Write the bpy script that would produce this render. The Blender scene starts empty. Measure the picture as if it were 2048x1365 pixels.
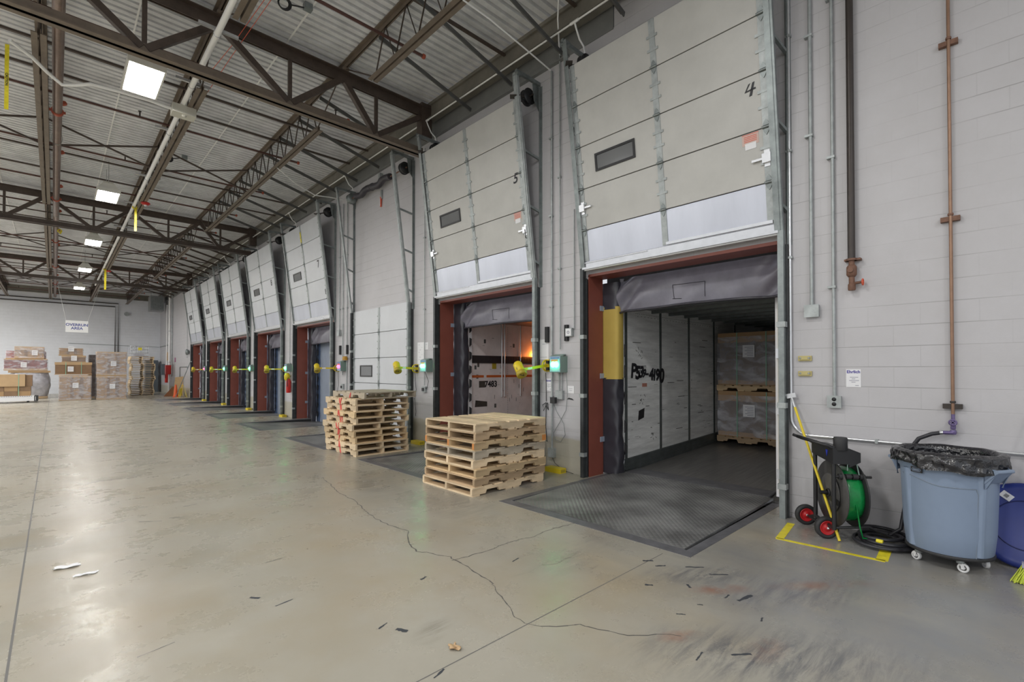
import bpy, math, random
from mathutils import Vector as V
R = math.radians
rnd = random.Random(7)
S = bpy.context.scene
C = S.collection
W = 5.97          # inner face of the dock wall (plane x = W)
DECK = 7.36       # underside of roof deck

# ------------------------------------------------------------------ helpers
class MB:
    def __init__(s): s.v = []; s.f = []; s.sm = []; s.mi = []; s.m = 0
    def _add(s, vs, fs, smooth=False):
        b = len(s.v); s.v.extend([tuple(p) for p in vs])
        for f in fs: s.f.append(tuple(b+i for i in f)); s.sm.append(smooth); s.mi.append(s.m)
        return s
    def box(s, x0, x1, y0, y1, z0, z1):
        vs = [(x, y, z) for z in (z0, z1) for y in (y0, y1) for x in (x0, x1)]
        return s._add(vs, [(0,2,3,1),(4,5,7,6),(0,1,5,4),(2,6,7,3),(0,4,6,2),(1,3,7,5)])
    def bar(s, p, q, w, h, up=(0,0,1)):
        p, q = V(p), V(q); d = (q-p).normalized(); u = V(up)
        if abs(d.dot(u)) > .98: u = V((1,0,0))
        a = d.cross(u).normalized()*(w/2); b = a.cross(d).normalized()*(h/2)
        vs = [p-a-b, p+a-b, p-a+b, p+a+b, q-a-b, q+a-b, q-a+b, q+a+b]
        return s._add(vs, [(0,2,3,1),(4,5,7,6),(0,1,5,4),(2,6,7,3),(0,4,6,2),(1,3,7,5)])
    def tube(s, pts, r, n=8, closed=False, caps=True):
        pts = [V(p) for p in pts]; m = len(pts); rings = []; pu = None
        for i, p in enumerate(pts):
            a = pts[(i-1) % m] if (closed or i) else p; b = pts[(i+1) % m] if (closed or i < m-1) else p
            d = (b-a).normalized()
            if pu is None:
                pu = V((0,0,1)) if abs(d.z) < .9 else V((1,0,0))
            u = (pu - d*pu.dot(d)).normalized(); pu = u; w = d.cross(u)
            rr = r[i] if isinstance(r, (list, tuple)) else r
            rings.append([p + (u*math.cos(t)+w*math.sin(t))*rr for t in [2*math.pi*k/n for k in range(n)]])
        vs = [p for g in rings for p in g]; fs = []
        for i in range(m if closed else m-1):
            j = (i+1) % m
            for k in range(n): fs.append((i*n+k, i*n+(k+1) % n, j*n+(k+1) % n, j*n+k))
        s._add(vs, fs, n > 4)
        if caps and not closed:
            s._add(rings[0], [tuple(range(n-1,-1,-1))]); s._add(rings[-1], [tuple(range(n))])
        return s
    def cyl(s, p, q, r, n=16, r2=None): return s.tube([p, q], [r, r if r2 is None else r2], n)
    def lathe(s, prof, o=(0,0,0), n=32, ax=None, smooth=True, cap=True):
        o = V(o); z = V(ax or (0,0,1)).normalized(); x = (V((0,0,1)) if abs(z.z) < .9 else V((1,0,0))); x = (x-z*x.dot(z)).normalized(); y = z.cross(x)
        vs = []; fs = []
        for r, h in prof:
            for k in range(n):
                t = 2*math.pi*k/n; vs.append(o+z*h+(x*math.cos(t)+y*math.sin(t))*r)
        for i in range(len(prof)-1):
            for k in range(n): fs.append((i*n+k, i*n+(k+1) % n, (i+1)*n+(k+1) % n, (i+1)*n+k))
        s._add(vs, fs, smooth)
        for i, rev in ((0, True), (len(prof)-1, False)):
            if cap and prof[i][0] > 1e-5:
                g = vs[i*n:(i+1)*n]; s._add(g, [tuple(range(n-1,-1,-1)) if rev else tuple(range(n))])
        return s
    def torus(s, c, Rr, r, ax=(0,0,1), n=24, m=8, sx=1, sy=1):
        c = V(c); z = V(ax).normalized(); x = (V((1,0,0)) if abs(z.x) < .9 else V((0,1,0))); x = (x-z*x.dot(z)).normalized(); y = z.cross(x)
        return s.tube([c+(x*math.cos(t)*sx+y*math.sin(t)*sy)*Rr for t in [2*math.pi*k/n for k in range(n)]], r, m, True)
    def prism(s, pts, off):
        pts = [V(p) for p in pts]; o = V(off); n = len(pts)
        s._add(pts+[p+o for p in pts], [tuple(range(n-1,-1,-1)), tuple(range(n,2*n))] + [(i, (i+1) % n, n+(i+1) % n, n+i) for i in range(n)])
        return s
    def quad(s, a, b, c, d): return s._add([a,b,c,d], [(0,1,2,3)])
    def grid(s, f, nu, nv, smooth=True):
        vs = [f(i/nu, j/nv) for j in range(nv+1) for i in range(nu+1)]
        return s._add(vs, [(j*(nu+1)+i, j*(nu+1)+i+1, (j+1)*(nu+1)+i+1, (j+1)*(nu+1)+i) for j in range(nv) for i in range(nu)], smooth)
    def slab(s, f, nu, nv, th):      # a thin sheet with thickness along the vector th
        t = V(th); s.grid(f, nu, nv); s.grid(lambda u, v: V(f(1-u, v))+t, nu, nv)
        for e in (lambda a: (a,0), lambda a: (1,1-a) if False else (1,a), lambda a: (1-a,1), lambda a: (0,1-a)):
            k = max(nu, nv); p = [V(f(*e(i/k))) for i in range(k+1)]
            s._add(p+[q+t for q in p], [(i+1, i, k+1+i, k+2+i) for i in range(k)])
        return s
    def text(s, body, o, X, Y, size, bold=0.0, shear=0.0, align='CENTER', off=0.0015):
        cu = bpy.data.curves.new('t', 'FONT'); cu.body = body; cu.size = size; cu.offset = bold; cu.shear = shear
        cu.align_x = align; cu.align_y = 'CENTER'; cu.resolution_u = 3
        ob = bpy.data.objects.new('t', cu); C.objects.link(ob)
        dg = bpy.context.evaluated_depsgraph_get(); me = bpy.data.meshes.new_from_object(ob.evaluated_get(dg))
        o, X, Y = V(o), V(X).normalized(), V(Y).normalized(); N = X.cross(Y)
        s._add([o+X*v.co.x+Y*v.co.y+N*off for v in me.vertices], [tuple(p.vertices) for p in me.polygons])
        bpy.data.objects.remove(ob); bpy.data.curves.remove(cu); bpy.data.meshes.remove(me)
        return s
    def build(s, name, mat, parent=None, label=None):
        me = bpy.data.meshes.new(name); o = bpy.data.objects.new(name, me); C.objects.link(o)
        if parent is None:
            xs, ys, zs = zip(*s.v); L = V(((min(xs)+max(xs))/2, (min(ys)+max(ys))/2, min(zs))); o.location = L
        else:
            o.parent = parent; L = wloc(parent)
        me.from_pydata([tuple(V(p)-L) for p in s.v], [], s.f)
        me.polygons.foreach_set('use_smooth', s.sm); me.polygons.foreach_set('material_index', s.mi)
        for m in (mat if isinstance(mat, (list, tuple)) else [mat]): me.materials.append(m)
        me.update()
        if label: o['label'] = label
        return o
def wloc(o):
    L = V((0,0,0))
    while o is not None: L = L + o.location; o = o.parent
    return L
def tag(o, label, cat=None, group=None, kind=None):
    if label: o['label'] = label
    if cat: o['category'] = cat
    if group: o['group'] = group
    if kind: o['kind'] = kind
    return o
def thing(name, loc, label, cat, group=None, kind='thing'):
    o = bpy.data.objects.new(name, None); C.objects.link(o); o.location = loc; o.empty_display_size = .1
    return tag(o, label, cat, group, kind)
def struct(o, label=None, cat=None): return tag(o, label, cat, None, 'structure')
def copy_tree(o, parent=None):
    c = o.copy(); C.objects.link(c); c.parent = parent
    for ch in list(o.children): copy_tree(ch, c)
    return c

# ------------------------------------------------------------------ materials
def M(name, col, rough=.5, metal=0, var=0, nscale=4, bump=0, bscale=40, rand=0, emit=None, estr=0, alpha=1, stretch=None, var2=None, spec=.5):
    m = bpy.data.materials.new(name); m.use_nodes = True; nt = m.node_tree; N = nt.nodes; L = nt.links
    b = N['Principled BSDF']; b.inputs['Roughness'].default_value = rough; b.inputs['Metallic'].default_value = metal
    b.inputs['Base Color'].default_value = (*col, 1); b.inputs['Alpha'].default_value = alpha
    b.inputs['Specular IOR Level'].default_value = spec
    if var or bump or rand:
        tc = N.new('ShaderNodeTexCoord'); mp = N.new('ShaderNodeMapping'); L.new(tc.outputs['Object'], mp.inputs[0])
        if stretch: mp.inputs['Scale'].default_value = stretch
    if var or rand:
        hs = N.new('ShaderNodeHueSaturation'); hs.inputs['Color'].default_value = (*col, 1); L.new(hs.outputs[0], b.inputs['Base Color'])
        val = None
        if var:
            nz = N.new('ShaderNodeTexNoise'); nz.inputs['Scale'].default_value = nscale; nz.inputs['Detail'].default_value = 6; nz.inputs['Roughness'].default_value = .65
            L.new(mp.outputs[0], nz.inputs[0])
            mr = N.new('ShaderNodeMapRange'); mr.inputs[1].default_value = .3; mr.inputs[2].default_value = .7; mr.inputs[3].default_value = 1-var; mr.inputs[4].default_value = 1+var*.6
            L.new(nz.outputs[0], mr.inputs[0]); val = mr.outputs[0]
        if rand:
            oi = N.new('ShaderNodeObjectInfo'); r2 = N.new('ShaderNodeMapRange'); r2.inputs[3].default_value = 1-rand; r2.inputs[4].default_value = 1+rand*.5
            L.new(oi.outputs['Random'], r2.inputs[0])
            if val: mu = N.new('ShaderNodeMath'); mu.operation = 'MULTIPLY'; L.new(val, mu.inputs[0]); L.new(r2.outputs[0], mu.inputs[1]); val = mu.outputs[0]
            else: val = r2.outputs[0]
        L.new(val, hs.inputs['Value'])
    if bump:
        nb = N.new('ShaderNodeTexNoise'); nb.inputs['Scale'].default_value = bscale; nb.inputs['Detail'].default_value = 3; L.new(mp.outputs[0], nb.inputs[0])
        bp = N.new('ShaderNodeBump'); bp.inputs['Strength'].default_value = bump; bp.inputs['Distance'].default_value = .02; L.new(nb.outputs[0], bp.inputs['Height']); L.new(bp.outputs[0], b.inputs['Normal'])
    if emit: b.inputs['Emission Color'].default_value = (*emit, 1); b.inputs['Emission Strength'].default_value = estr
    return m
def block_mat(name, col, dirt, axis='y'):
    m = bpy.data.materials.new(name); m.use_nodes = True; nt = m.node_tree; N = nt.nodes; L = nt.links; b = N['Principled BSDF']
    b.inputs['Roughness'].default_value = .42
    g = N.new('ShaderNodeNewGeometry'); sp = N.new('ShaderNodeSeparateXYZ'); L.new(g.outputs['Position'], sp.inputs[0])
    cb = N.new('ShaderNodeCombineXYZ'); L.new(sp.outputs['Y' if axis == 'y' else 'X'], cb.inputs[0])
    ad = N.new('ShaderNodeMath'); ad.inputs[1].default_value = -.047; L.new(sp.outputs['Z'], ad.inputs[0]); L.new(ad.outputs[0], cb.inputs[1])
    br = N.new('ShaderNodeTexBrick'); L.new(cb.outputs[0], br.inputs[0])
    br.inputs['Scale'].default_value = 1; br.inputs['Brick Width'].default_value = .4064; br.inputs['Row Height'].default_value = .2032; br.inputs['Mortar Size'].default_value = .0045; br.inputs['Mortar Smooth'].default_value = .35
    br.inputs['Color1'].default_value = (*col, 1); br.inputs['Color2'].default_value = (*[c*.97 for c in col], 1); br.inputs['Mortar'].default_value = (*[c*.8 for c in col], 1)
    nz = N.new('ShaderNodeTexNoise'); nz.inputs['Scale'].default_value = .9; nz.inputs['Detail'].default_value = 7; L.new(g.outputs['Position'], nz.inputs[0])
    # paint filling some joints
    fl = N.new('ShaderNodeMapRange'); fl.inputs[1].default_value = .40; fl.inputs[2].default_value = .62; fl.inputs[3].default_value = .12; fl.inputs[4].default_value = .9; L.new(nz.outputs[0], fl.inputs[0])
    pp = N.new('ShaderNodeMath'); pp.operation = 'PINGPONG'; pp.inputs[1].default_value = .1016; L.new(ad.outputs[0], pp.inputs[0])
    hz = N.new('ShaderNodeMapRange'); hz.inputs[1].default_value = .0015; hz.inputs[2].default_value = .0055; hz.inputs[3].default_value = 1; hz.inputs[4].default_value = 0; L.new(pp.outputs[0], hz.inputs[0])
    vt_ = N.new('ShaderNodeMath'); vt_.operation = 'MULTIPLY'; vt_.inputs[1].default_value = .25; L.new(br.outputs['Fac'], vt_.inputs[0])
    mxm = N.new('ShaderNodeMath'); mxm.operation = 'MAXIMUM'; L.new(hz.outputs[0], mxm.inputs[0]); L.new(vt_.outputs[0], mxm.inputs[1])
    mm = N.new('ShaderNodeMath'); mm.operation = 'MULTIPLY'; L.new(mxm.outputs[0], mm.inputs[0]); L.new(fl.outputs[0], mm.inputs[1])
    mx = N.new('ShaderNodeMix'); mx.data_type = 'RGBA'; mx.inputs[6].default_value = (*col, 1); mx.inputs[7].default_value = (*[c*.62 for c in col], 1); L.new(mm.outputs[0], mx.inputs[0])
    # grime
    n2 = N.new('ShaderNodeTexNoise'); n2.inputs['Scale'].default_value = 2.2; n2.inputs['Detail'].default_value = 9; n2.inputs['Roughness'].default_value = .7; L.new(g.outputs['Position'], n2.inputs[0])
    g2 = N.new('ShaderNodeMapRange'); g2.inputs[1].default_value = .3; g2.inputs[2].default_value = .75; g2.inputs[3].default_value = 0; g2.inputs[4].default_value = .22; L.new(n2.outputs[0], g2.inputs[0])
    m2 = N.new('ShaderNodeMix'); m2.data_type = 'RGBA'; m2.inputs[7].default_value = (col[0]*.62, col[1]*.6, col[2]*.55, 1); L.new(mx.outputs[2], m2.inputs[6]); L.new(g2.outputs[0], m2.inputs[0])
    last = m2.outputs[2]
    if dirt:   # worn, unpainted lower courses on the piers between the doors
        zz = N.new('ShaderNodeMath'); zz.operation = 'MULTIPLY_ADD'; zz.inputs[1].default_value = .12; L.new(n2.outputs[0], zz.inputs[0]); L.new(sp.outputs['Z'], zz.inputs[2])
        lo = N.new('ShaderNodeMapRange'); lo.inputs[1].default_value = .58; lo.inputs[2].default_value = .62; lo.inputs[3].default_value = .75; lo.inputs[4].default_value = 0; L.new(zz.outputs[0], lo.inputs[0])
        yy = N.new('ShaderNodeMath'); yy.operation = 'GREATER_THAN'; yy.inputs[1].default_value = 3; L.new(sp.outputs['Y'], yy.inputs[0])
        k = N.new('ShaderNodeMath'); k.operation = 'MULTIPLY'; L.new(lo.outputs[0], k.inputs[0]); L.new(yy.outputs[0], k.inputs[1])
        m3 = N.new('ShaderNodeMix'); m3.data_type = 'RGBA'; m3.inputs[7].default_value = (.40, .37, .28, 1); L.new(last, m3.inputs[6]); L.new(k.outputs[0], m3.inputs[0]); last = m3.outputs[2]
    L.new(last, b.inputs['Base Color'])
    iv = N.new('ShaderNodeMath'); iv.operation = 'SUBTRACT'; iv.inputs[0].default_value = 1; L.new(mm.outputs[0], iv.inputs[1])
    fine = N.new('ShaderNodeTexNoise'); fine.inputs['Scale'].default_value = 70; fine.inputs['Detail'].default_value = 4; L.new(g.outputs['Position'], fine.inputs[0])
    hh = N.new('ShaderNodeMath'); hh.operation = 'MULTIPLY_ADD'; hh.inputs[1].default_value = .18; L.new(fine.outputs[0], hh.inputs[0]); L.new(iv.outputs[0], hh.inputs[2])
    bp = N.new('ShaderNodeBump'); bp.inputs['Strength'].default_value = .35; bp.inputs['Distance'].default_value = .008; L.new(hh.outputs[0], bp.inputs['Height']); L.new(bp.outputs[0], b.inputs['Normal'])
    return m
def floor_mat():
    m = bpy.data.materials.new('concrete_floor'); m.use_nodes = True; nt = m.node_tree; N = nt.nodes; L = nt.links; b = N['Principled BSDF']
    g = N.new('ShaderNodeNewGeometry'); P = g.outputs['Position']; sp = N.new('ShaderNodeSeparateXYZ'); L.new(P, sp.inputs[0])
    def noise(sc, det=6, ro=.6, vec=None, dist=0):
        n = N.new('ShaderNodeTexNoise'); n.inputs['Scale'].default_value = sc; n.inputs['Detail'].default_value = det; n.inputs['Roughness'].default_value = ro; n.inputs['Distortion'].default_value = dist; L.new(vec or P, n.inputs[0]); return n.outputs[0]
    def mr(v, a, b_, c, d):
        n = N.new('ShaderNodeMapRange'); n.inputs[1].default_value = a; n.inputs[2].default_value = b_; n.inputs[3].default_value = c; n.inputs[4].default_value = d; L.new(v, n.inputs[0]); return n.outputs[0]
    def mix(f, a, c):
        n = N.new('ShaderNodeMix'); n.data_type = 'RGBA'; L.new(f, n.inputs[0]); n.inputs[7].default_value = (*c, 1)
        if isinstance(a, tuple): n.inputs[6].default_value = (*a, 1)
        else: L.new(a, n.inputs[6])
        return n.outputs[2]
    def mul(a, c):
        n = N.new('ShaderNodeMath'); n.operation = 'MULTIPLY'; L.new(a, n.inputs[0])
        if isinstance(c, float): n.inputs[1].default_value = c
        else: L.new(c, n.inputs[1])
        return n.outputs[0]
    mp = N.new('ShaderNodeMapping'); mp.inputs['Rotation'].default_value = (0, 0, R(35)); mp.inputs['Scale'].default_value = (1, .35, 1); L.new(P, mp.inputs[0])
    base = mix(mr(noise(.55, 8, .62), .3, .7, 0, 1), (.415, .388, .325), (.335, .312, .257))
    base = mix(mr(noise(1.7, 5, .55, mp.outputs[0]), .42, .85, 0, .28), base, (.44, .42, .37))
    base = mix(mul(mr(noise(.7, 5, .6), .42, .7, 0, .75), mr(sp.outputs['Y'], 4, 12, 1, .2)), base, (.35, .285, .185))
    # rubbed-in tyre dirt in front of the doors
    door = mr(sp.outputs['X'], 2.3, 4.2, 0, 1)
    base = mix(mul(door, mr(noise(1.1, 7, .68, mp.outputs[0]), .40, .70, 0, .8)), base, (.17, .168, .165))
    near = mul(mr(sp.outputs['Y'], 1.2, 2.2, 1, 0), mr(sp.outputs['X'], 2.5, 3.6, 0, 1))
    base = mix(mul(near, mr(noise(.9, 8, .7), .35, .6, .15, .8)), base, (.245, .25, .262))
    sm = N.new('ShaderNodeMapping'); sm.inputs['Rotation'].default_value = (0, 0, R(-25)); sm.inputs['Scale'].default_value = (.5, 3.2, 1); L.new(P, sm.inputs[0])
    scuff = mul(mul(mr(noise(2.6, 10, .8, sm.outputs[0], .6), .6, .7, 0, .85), mr(noise(.6, 3), .45, .6, 0, 1)), mr(sp.outputs['X'], 2.2, 3.3, .12, 1))
    base = mix(scuff, base, (.07, .07, .08))
    rust = mul(mr(noise(1.5, 5, .6), .66, .76, 0, .5), mr(sp.outputs['X'], 2.4, 3.2, 0, 1))
    base = mix(rust, base, (.27, .15, .10))
    def blob(cx, cy, rx, ry, ang):
        mpb = N.new('ShaderNodeMapping'); mpb.vector_type = 'TEXTURE'; mpb.inputs['Location'].default_value = (cx, cy, 0); mpb.inputs['Rotation'].default_value = (0, 0, R(ang)); mpb.inputs['Scale'].default_value = (rx, ry, 1); L.new(P, mpb.inputs[0])
        ln = N.new('ShaderNodeVectorMath'); ln.operation = 'LENGTH'; L.new(mpb.outputs[0], ln.inputs[0]); return mr(ln.outputs['Value'], .2, 1, 1, 0)
    st2 = N.new('ShaderNodeMapping'); st2.inputs['Rotation'].default_value = (0, 0, R(42)); st2.inputs['Scale'].default_value = (.7, 4.5, 1); L.new(P, st2.inputs[0])
    fine = mr(noise(3.2, 10, .78, st2.outputs[0], .4), .42, .6, 0, 1)
    for (cx, cy, rx, ry, an, k_, col) in ((3.75, 1.75, .55, .22, -40, .8, (.09, .095, .11)), (3.0, .95, 1.0, .4, -50, .85, (.10, .105, .12)), (3.95, 1.15, .8, .35, -35, .7, (.13, .13, .15)), (3.3, 2.7, .7, .3, 10, .4, (.17, .16, .14)), (3.55, 4.6, .9, .5, 70, .6, (.16, .15, .135)), (3.3, 6.6, 1.2, .5, 80, .6, (.15, .145, .135)), (1.75, 2.55, .2, .12, 30, .5, (.16, .15, .12))):
        base = mix(mul(mul(blob(cx, cy, rx, ry, an), fine), k_), base, col)
    rn = mr(noise(5, 7, .7), .4, .6, .1, 1)
    for (cx, cy, rx, ry, an, k_) in ((3.62, 1.53, .28, .10, -40, .75), (4.25, 1.02, .5, .10, -38, .6), (2.80, 1.44, .18, .08, -30, .65), (3.05, 1.02, .22, .12, 0, .35)):
        base = mix(mul(mul(blob(cx, cy, rx, ry, an), rn), k_), base, (.27, .12, .075))
    speck = mr(noise(9, 6, .7), .68, .75, 0, .35)
    base = mix(speck, base, (.15, .14, .13))
    L.new(base, b.inputs['Base Color'])
    L.new(mr(noise(1.3, 7, .7),   .35, .7, .21, .42), b.inputs['Roughness']); b.inputs['Specular IOR Level'].default_value = .62
    bp = N.new('ShaderNodeBump'); bp.inputs['Strength'].default_value = .08; bp.inputs['Distance'].default_value = .004; L.new(noise(18, 6, .7), bp.inputs['Height']); L.new(bp.outputs[0], b.inputs['Normal'])
    return m
def plate_mat():
    m = bpy.data.materials.new('diamond_plate'); m.use_nodes = True; nt = m.node_tree; N = nt.nodes; L = nt.links; b = N['Principled BSDF']
    g = N.new('ShaderNodeNewGeometry'); mp = N.new('ShaderNodeMapping'); mp.inputs['Rotation'].default_value = (0, 0, R(45)); mp.inputs['Scale'].default_value = (22, 22, 22); L.new(g.outputs['Position'], mp.inputs[0])
    ck = N.new('ShaderNodeTexChecker'); ck.inputs['Scale'].default_value = 1; L.new(mp.outputs[0], ck.inputs[0])
    wv = N.new('ShaderNodeTexVoronoi'); wv.inputs['Scale'].default_value = 1; wv.inputs['Randomness'].default_value = 0; L.new(mp.outputs[0], wv.inputs[0])
    nz = N.new('ShaderNodeTexNoise'); nz.inputs['Scale'].default_value = 2; nz.inputs['Detail'].default_value = 6; L.new(g.outputs['Position'], nz.inputs[0])
    cr = N.new('ShaderNodeMapRange'); cr.inputs[1].default_value = .35; cr.inputs[2].default_value = .65; cr.inputs[3].default_value = .15; cr.inputs[4].default_value = .33; L.new(nz.outputs[0], cr.inputs[0])
    L.new(cr.outputs[0], b.inputs['Base Color'])
    b.inputs['Metallic'].default_value = .35; b.inputs['Roughness'].default_value = .38
    bp = N.new('ShaderNodeBump'); bp.inputs['Strength'].default_value = 1; bp.inputs['Distance'].default_value = .012; bp.invert = True; L.new(wv.outputs[0], bp.inputs['Height']); L.new(bp.outputs[0], b.inputs['Normal'])
    return m
def wrap_mat(tint=(.86, .87, .92), dens=.4):
    m = bpy.data.materials.new('stretch_film'); m.use_nodes = True; nt = m.node_tree; N = nt.nodes; L = nt.links; b = N['Principled BSDF']
    b.inputs['Base Color'].default_value = (*tint, 1); b.inputs['Roughness'].default_value = .14
    tc = N.new('ShaderNodeNewGeometry'); mp = N.new('ShaderNodeMapping'); mp.inputs['Scale'].default_value = (2, 2, 4); L.new(tc.outputs['Position'], mp.inputs[0])
    nz = N.new('ShaderNodeTexNoise'); nz.inputs['Scale'].default_value = 1.6; nz.inputs['Detail'].default_value = 5; nz.inputs['Distortion'].default_value = .8; L.new(mp.outputs[0], nz.inputs[0])
    bp = N.new('ShaderNodeBump'); bp.inputs['Strength'].default_value = .6; bp.inputs['Distance'].default_value = .06; L.new(nz.outputs[0], bp.inputs['Height']); L.new(bp.outputs[0], b.inputs['Normal'])
    mr = N.new('ShaderNodeMapRange'); mr.inputs[1].default_value = .4; mr.inputs[2].default_value = .68; mr.inputs[3].default_value = dens*.45; mr.inputs[4].default_value = min(.9, dens*1.5); L.new(nz.outputs[0], mr.inputs[0]); L.new(mr.outputs[0], b.inputs['Alpha'])
    return m

WHITE_BLOCK = block_mat('painted_block', (.545, .535, .555), True)
FAR_BLOCK = block_mat('pale_blue_block', (.80, .82, .87), False, 'x')
FLOOR = floor_mat()
CRACK = M('floor_crack', (.10, .095, .09), .7)
JOINT = M('floor_joint', (.14, .135, .13), .6)
MARK = M('tape_residue', (.05, .055, .065), .5)
DECKM = M('galvanised_deck', (.80, .81, .83), .42, .1, .18, 3)
STEEL = M('brown_primed_steel', (.085, .062, .05), .5, .1, .3, 6)
STEEL_LIT = M('lit_primed_steel', (.19, .15, .115), .5, .1, .2, 6)  # brown steel made lighter: light from the floor on the chords, put into colour
SPAN = M('grey_brown_spandrel', (.21, .195, .165), .5, .1, .25, 2)
KICK = M('dark_grey_angle', (.13, .13, .125), .5, .2, .2, 6)
SPANL = M('grey_spandrel', (.23, .235, .23), .5, .1, .15, 2)
REDPIPE = M('dark_red_pipe', (.11, .05, .04), .45, .1, .3, 8)
REDCAP = M('red_coupling', (.40, .08, .04), .45)
MAINPIPE = M('brown_main_pipe', (.22, .15, .12), .32, .35, .25, 5)
GALV = M('galvanised_steel', (.42, .45, .45), .5, .45, .25, 9)
GALVD = M('dull_track_steel', (.27, .30, .30), .42, .5, .3, 7)
BRIGHT = M('bright_zinc', (.72, .73, .75), .25, .7, .1, 8)
ALU = M('brushed_aluminium', (.60, .62, .69), .28, .45, .08, 3, stretch=(1, 1, .2))
LOWTR = M('dark_track_angle', (.06, .065, .068), .42, .4, .3, 7)
DOORW = M('door_panel_white', (.52, .515, .49), .4, 0, .10, 1.6)
DOORW2 = M('door_panel_bluish', (.63, .65, .68), .38, 0, .06, 1.6)
RED = M('red_oxide_paint', (.26, .075, .052), .42, 0, .15, 2)
BLACK = M('black_plastic', (.02, .02, .022), .4)
RUBBER = M('black_rubber', (.028, .028, .03), .6, 0, .3, 6)
VINYL = M('black_vinyl', (.04, .039, .05), .3, 0, .25, 3)
VINYLP = M('grey_violet_vinyl', (.19, .185, .225), .3, 0, .2, 3)
YFOAM = M('yellow_foam', (.55, .40, .09), .7, 0, .12, 2)
YEL = M('yellow_paint', (.72, .55, .02), .4)
YELT = M('yellow_tape', (.85, .72, .03), .4, 0, .25, 14)
OLIVE = M('dull_yellow', (.42, .32, .03), .35)
GREENBOX = M('grey_green_enamel', (.20, .29, .25), .4)
BLUEF = M('pale_blue_face', (.32, .42, .62), .4)
GRNL = M('green_signal_lens', (.1, .8, .5), .3, emit=(.03, 1, .2), estr=40)
REDL = M('red_signal_lens', (.8, .15, .25), .3, emit=(1, .12, .25), estr=5)
PAPER = M('white_paper', (.82, .82, .84), .5)
INK = M('black_ink', (.015, .015, .02), .5)
INKB = M('blue_ink', (.08, .06, .35), .5)
INKN = M('navy_letters', (.10, .13, .38), .5)
INKR = M('red_ink', (.7, .12, .06), .5)
GREYL = M('grey_print', (.35, .35, .42), .5)
PLATE = plate_mat()
DARKST = M('dark_steel_curb', (.17, .17, .185), .42, .3, .3, 6)
PIT = M('pit_black', (.02, .02, .02), .8)
TRW = M('trailer_liner', (.80, .81, .80), .4, 0, .22, 3, stretch=(.6, 1, 5))
TRP = M('trailer_liner_pinkish', (.80, .74, .73), .36, 0, .15, 2)
TRST = M('trailer_steel_band', (.16, .18, .18), .35, .5, .25, 6)
TRFL = M('trailer_deck', (.15, .145, .14), .3, 0, .45, 3, stretch=(.5, 9, 1))
TRRF = M('trailer_roof', (.12, .12, .13), .4, .3)
TRDR = M('trailer_door_blue', (.36, .41, .50), .35, .1, .1, 2)
ORANGE = M('orange_stripe', (.55, .13, .03), .45)
WOOD = [M('pallet_wood_%s' % k, c, .65, 0, .22, 3, .15, 60, .28, stretch=(1, 1, 4)) for k, c in (('pale', (.79, .62, .41)), ('tan', (.68, .50, .29)), ('brown', (.50, .36, .22)), ('grey', (.50, .43, .33)))]
WOODX = M('orange_board_end', (.62, .25, .07), .6)
CARD = M('cardboard', (.40, .25, .125), .6, 0, .1, 2)
CARDL = M('pale_cardboard', (.50, .34, .19), .6, 0, .1, 2)
CARDD = M('dark_cardboard', (.24, .145, .08), .6, 0, .15, 3)
GOODS = M('dark_wrapped_goods', (.10, .075, .075), .5, 0, .5, 6)
GOODR = M('red_brown_goods', (.25, .07, .065), .45, 0, .5, 7)
SILVER = M('silver_wrapped_goods', (.50, .50, .55), .3, .3, .3, 6)
FILM = wrap_mat((.80, .81, .88), .36); FILMD = wrap_mat((.6, .58, .6), .25)
STRAPG = M('green_strap', (.25, .50, .36), .4)
REELG = M('green_strapping_roll', (.005, .24, .055), .25, 0, .25, 30, stretch=(1, 1, 1))
BIN = M('blue_grey_plastic', (.235, .30, .41), .42, 0, .06, 3)
BINE = M('blue_grey_plastic_edge', (.20, .245, .31), .45)
BAG = M('black_bag_film', (.014, .014, .017), .17, 0, 0, 1, .9, 20, spec=.9)
LID = M('royal_blue_plastic', (.022, .042, .25), .38, 0, .1, 4)
CASTER = M('white_caster', (.7, .7, .7), .4)
WHEELR = M('red_wheel_hub', (.55, .02, .025), .35)
COPPER = M('brown_copper_pipe', (.30, .18, .12), .35, .5, .2, 8)
DKPIPE = M('dark_iron_pipe', (.055, .045, .04), .4, .3, .2, 6)
RUST = M('rusty_valve', (.20, .105, .07), .6, .2, .3, 20)
PURPLE = M('purple_brass_valve', (.17, .13, .28), .4, .3, .3, 20)
PVC = M('white_conduit', (.93, .93, .92), .35)
BEIGE = M('beige_box', (.60, .59, .52), .45)
REDP = M('red_enamel', (.55, .02, .015), .35)
GLASSD = M('grey_window_glass', (.16, .165, .17), .12)
HOSE = M('black_hose', (.03, .03, .036), .42)
LENS = M('lamp_lens', (1, 1, 1), .3, emit=(1, .985, .94), estr=115)
HOUS = M('lamp_housing', (.72, .71, .66), .4)
BRIS = M('lime_bristles', (.52, .60, .05), .6, 0, .35, 60)
PLY = M('plywood_sheet', (.55, .38, .2), .6, 0, .15, 4)
OBRD = M('orange_brown_board', (.26, .10, .035), .6, 0, .2, 4)
CONE = M('orange_cone_plastic', (.75, .11, .02), .4)
UHEAT = M('heater_grey', (.30, .31, .32), .45, .2, .15, 3)
TANK = M('dark_grey_cabinet', (.10, .12, .14), .4)
AMBER = M('amber_lamp_lens', (1, .4, .05), .3, emit=(1, .22, .02), estr=60)

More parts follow.
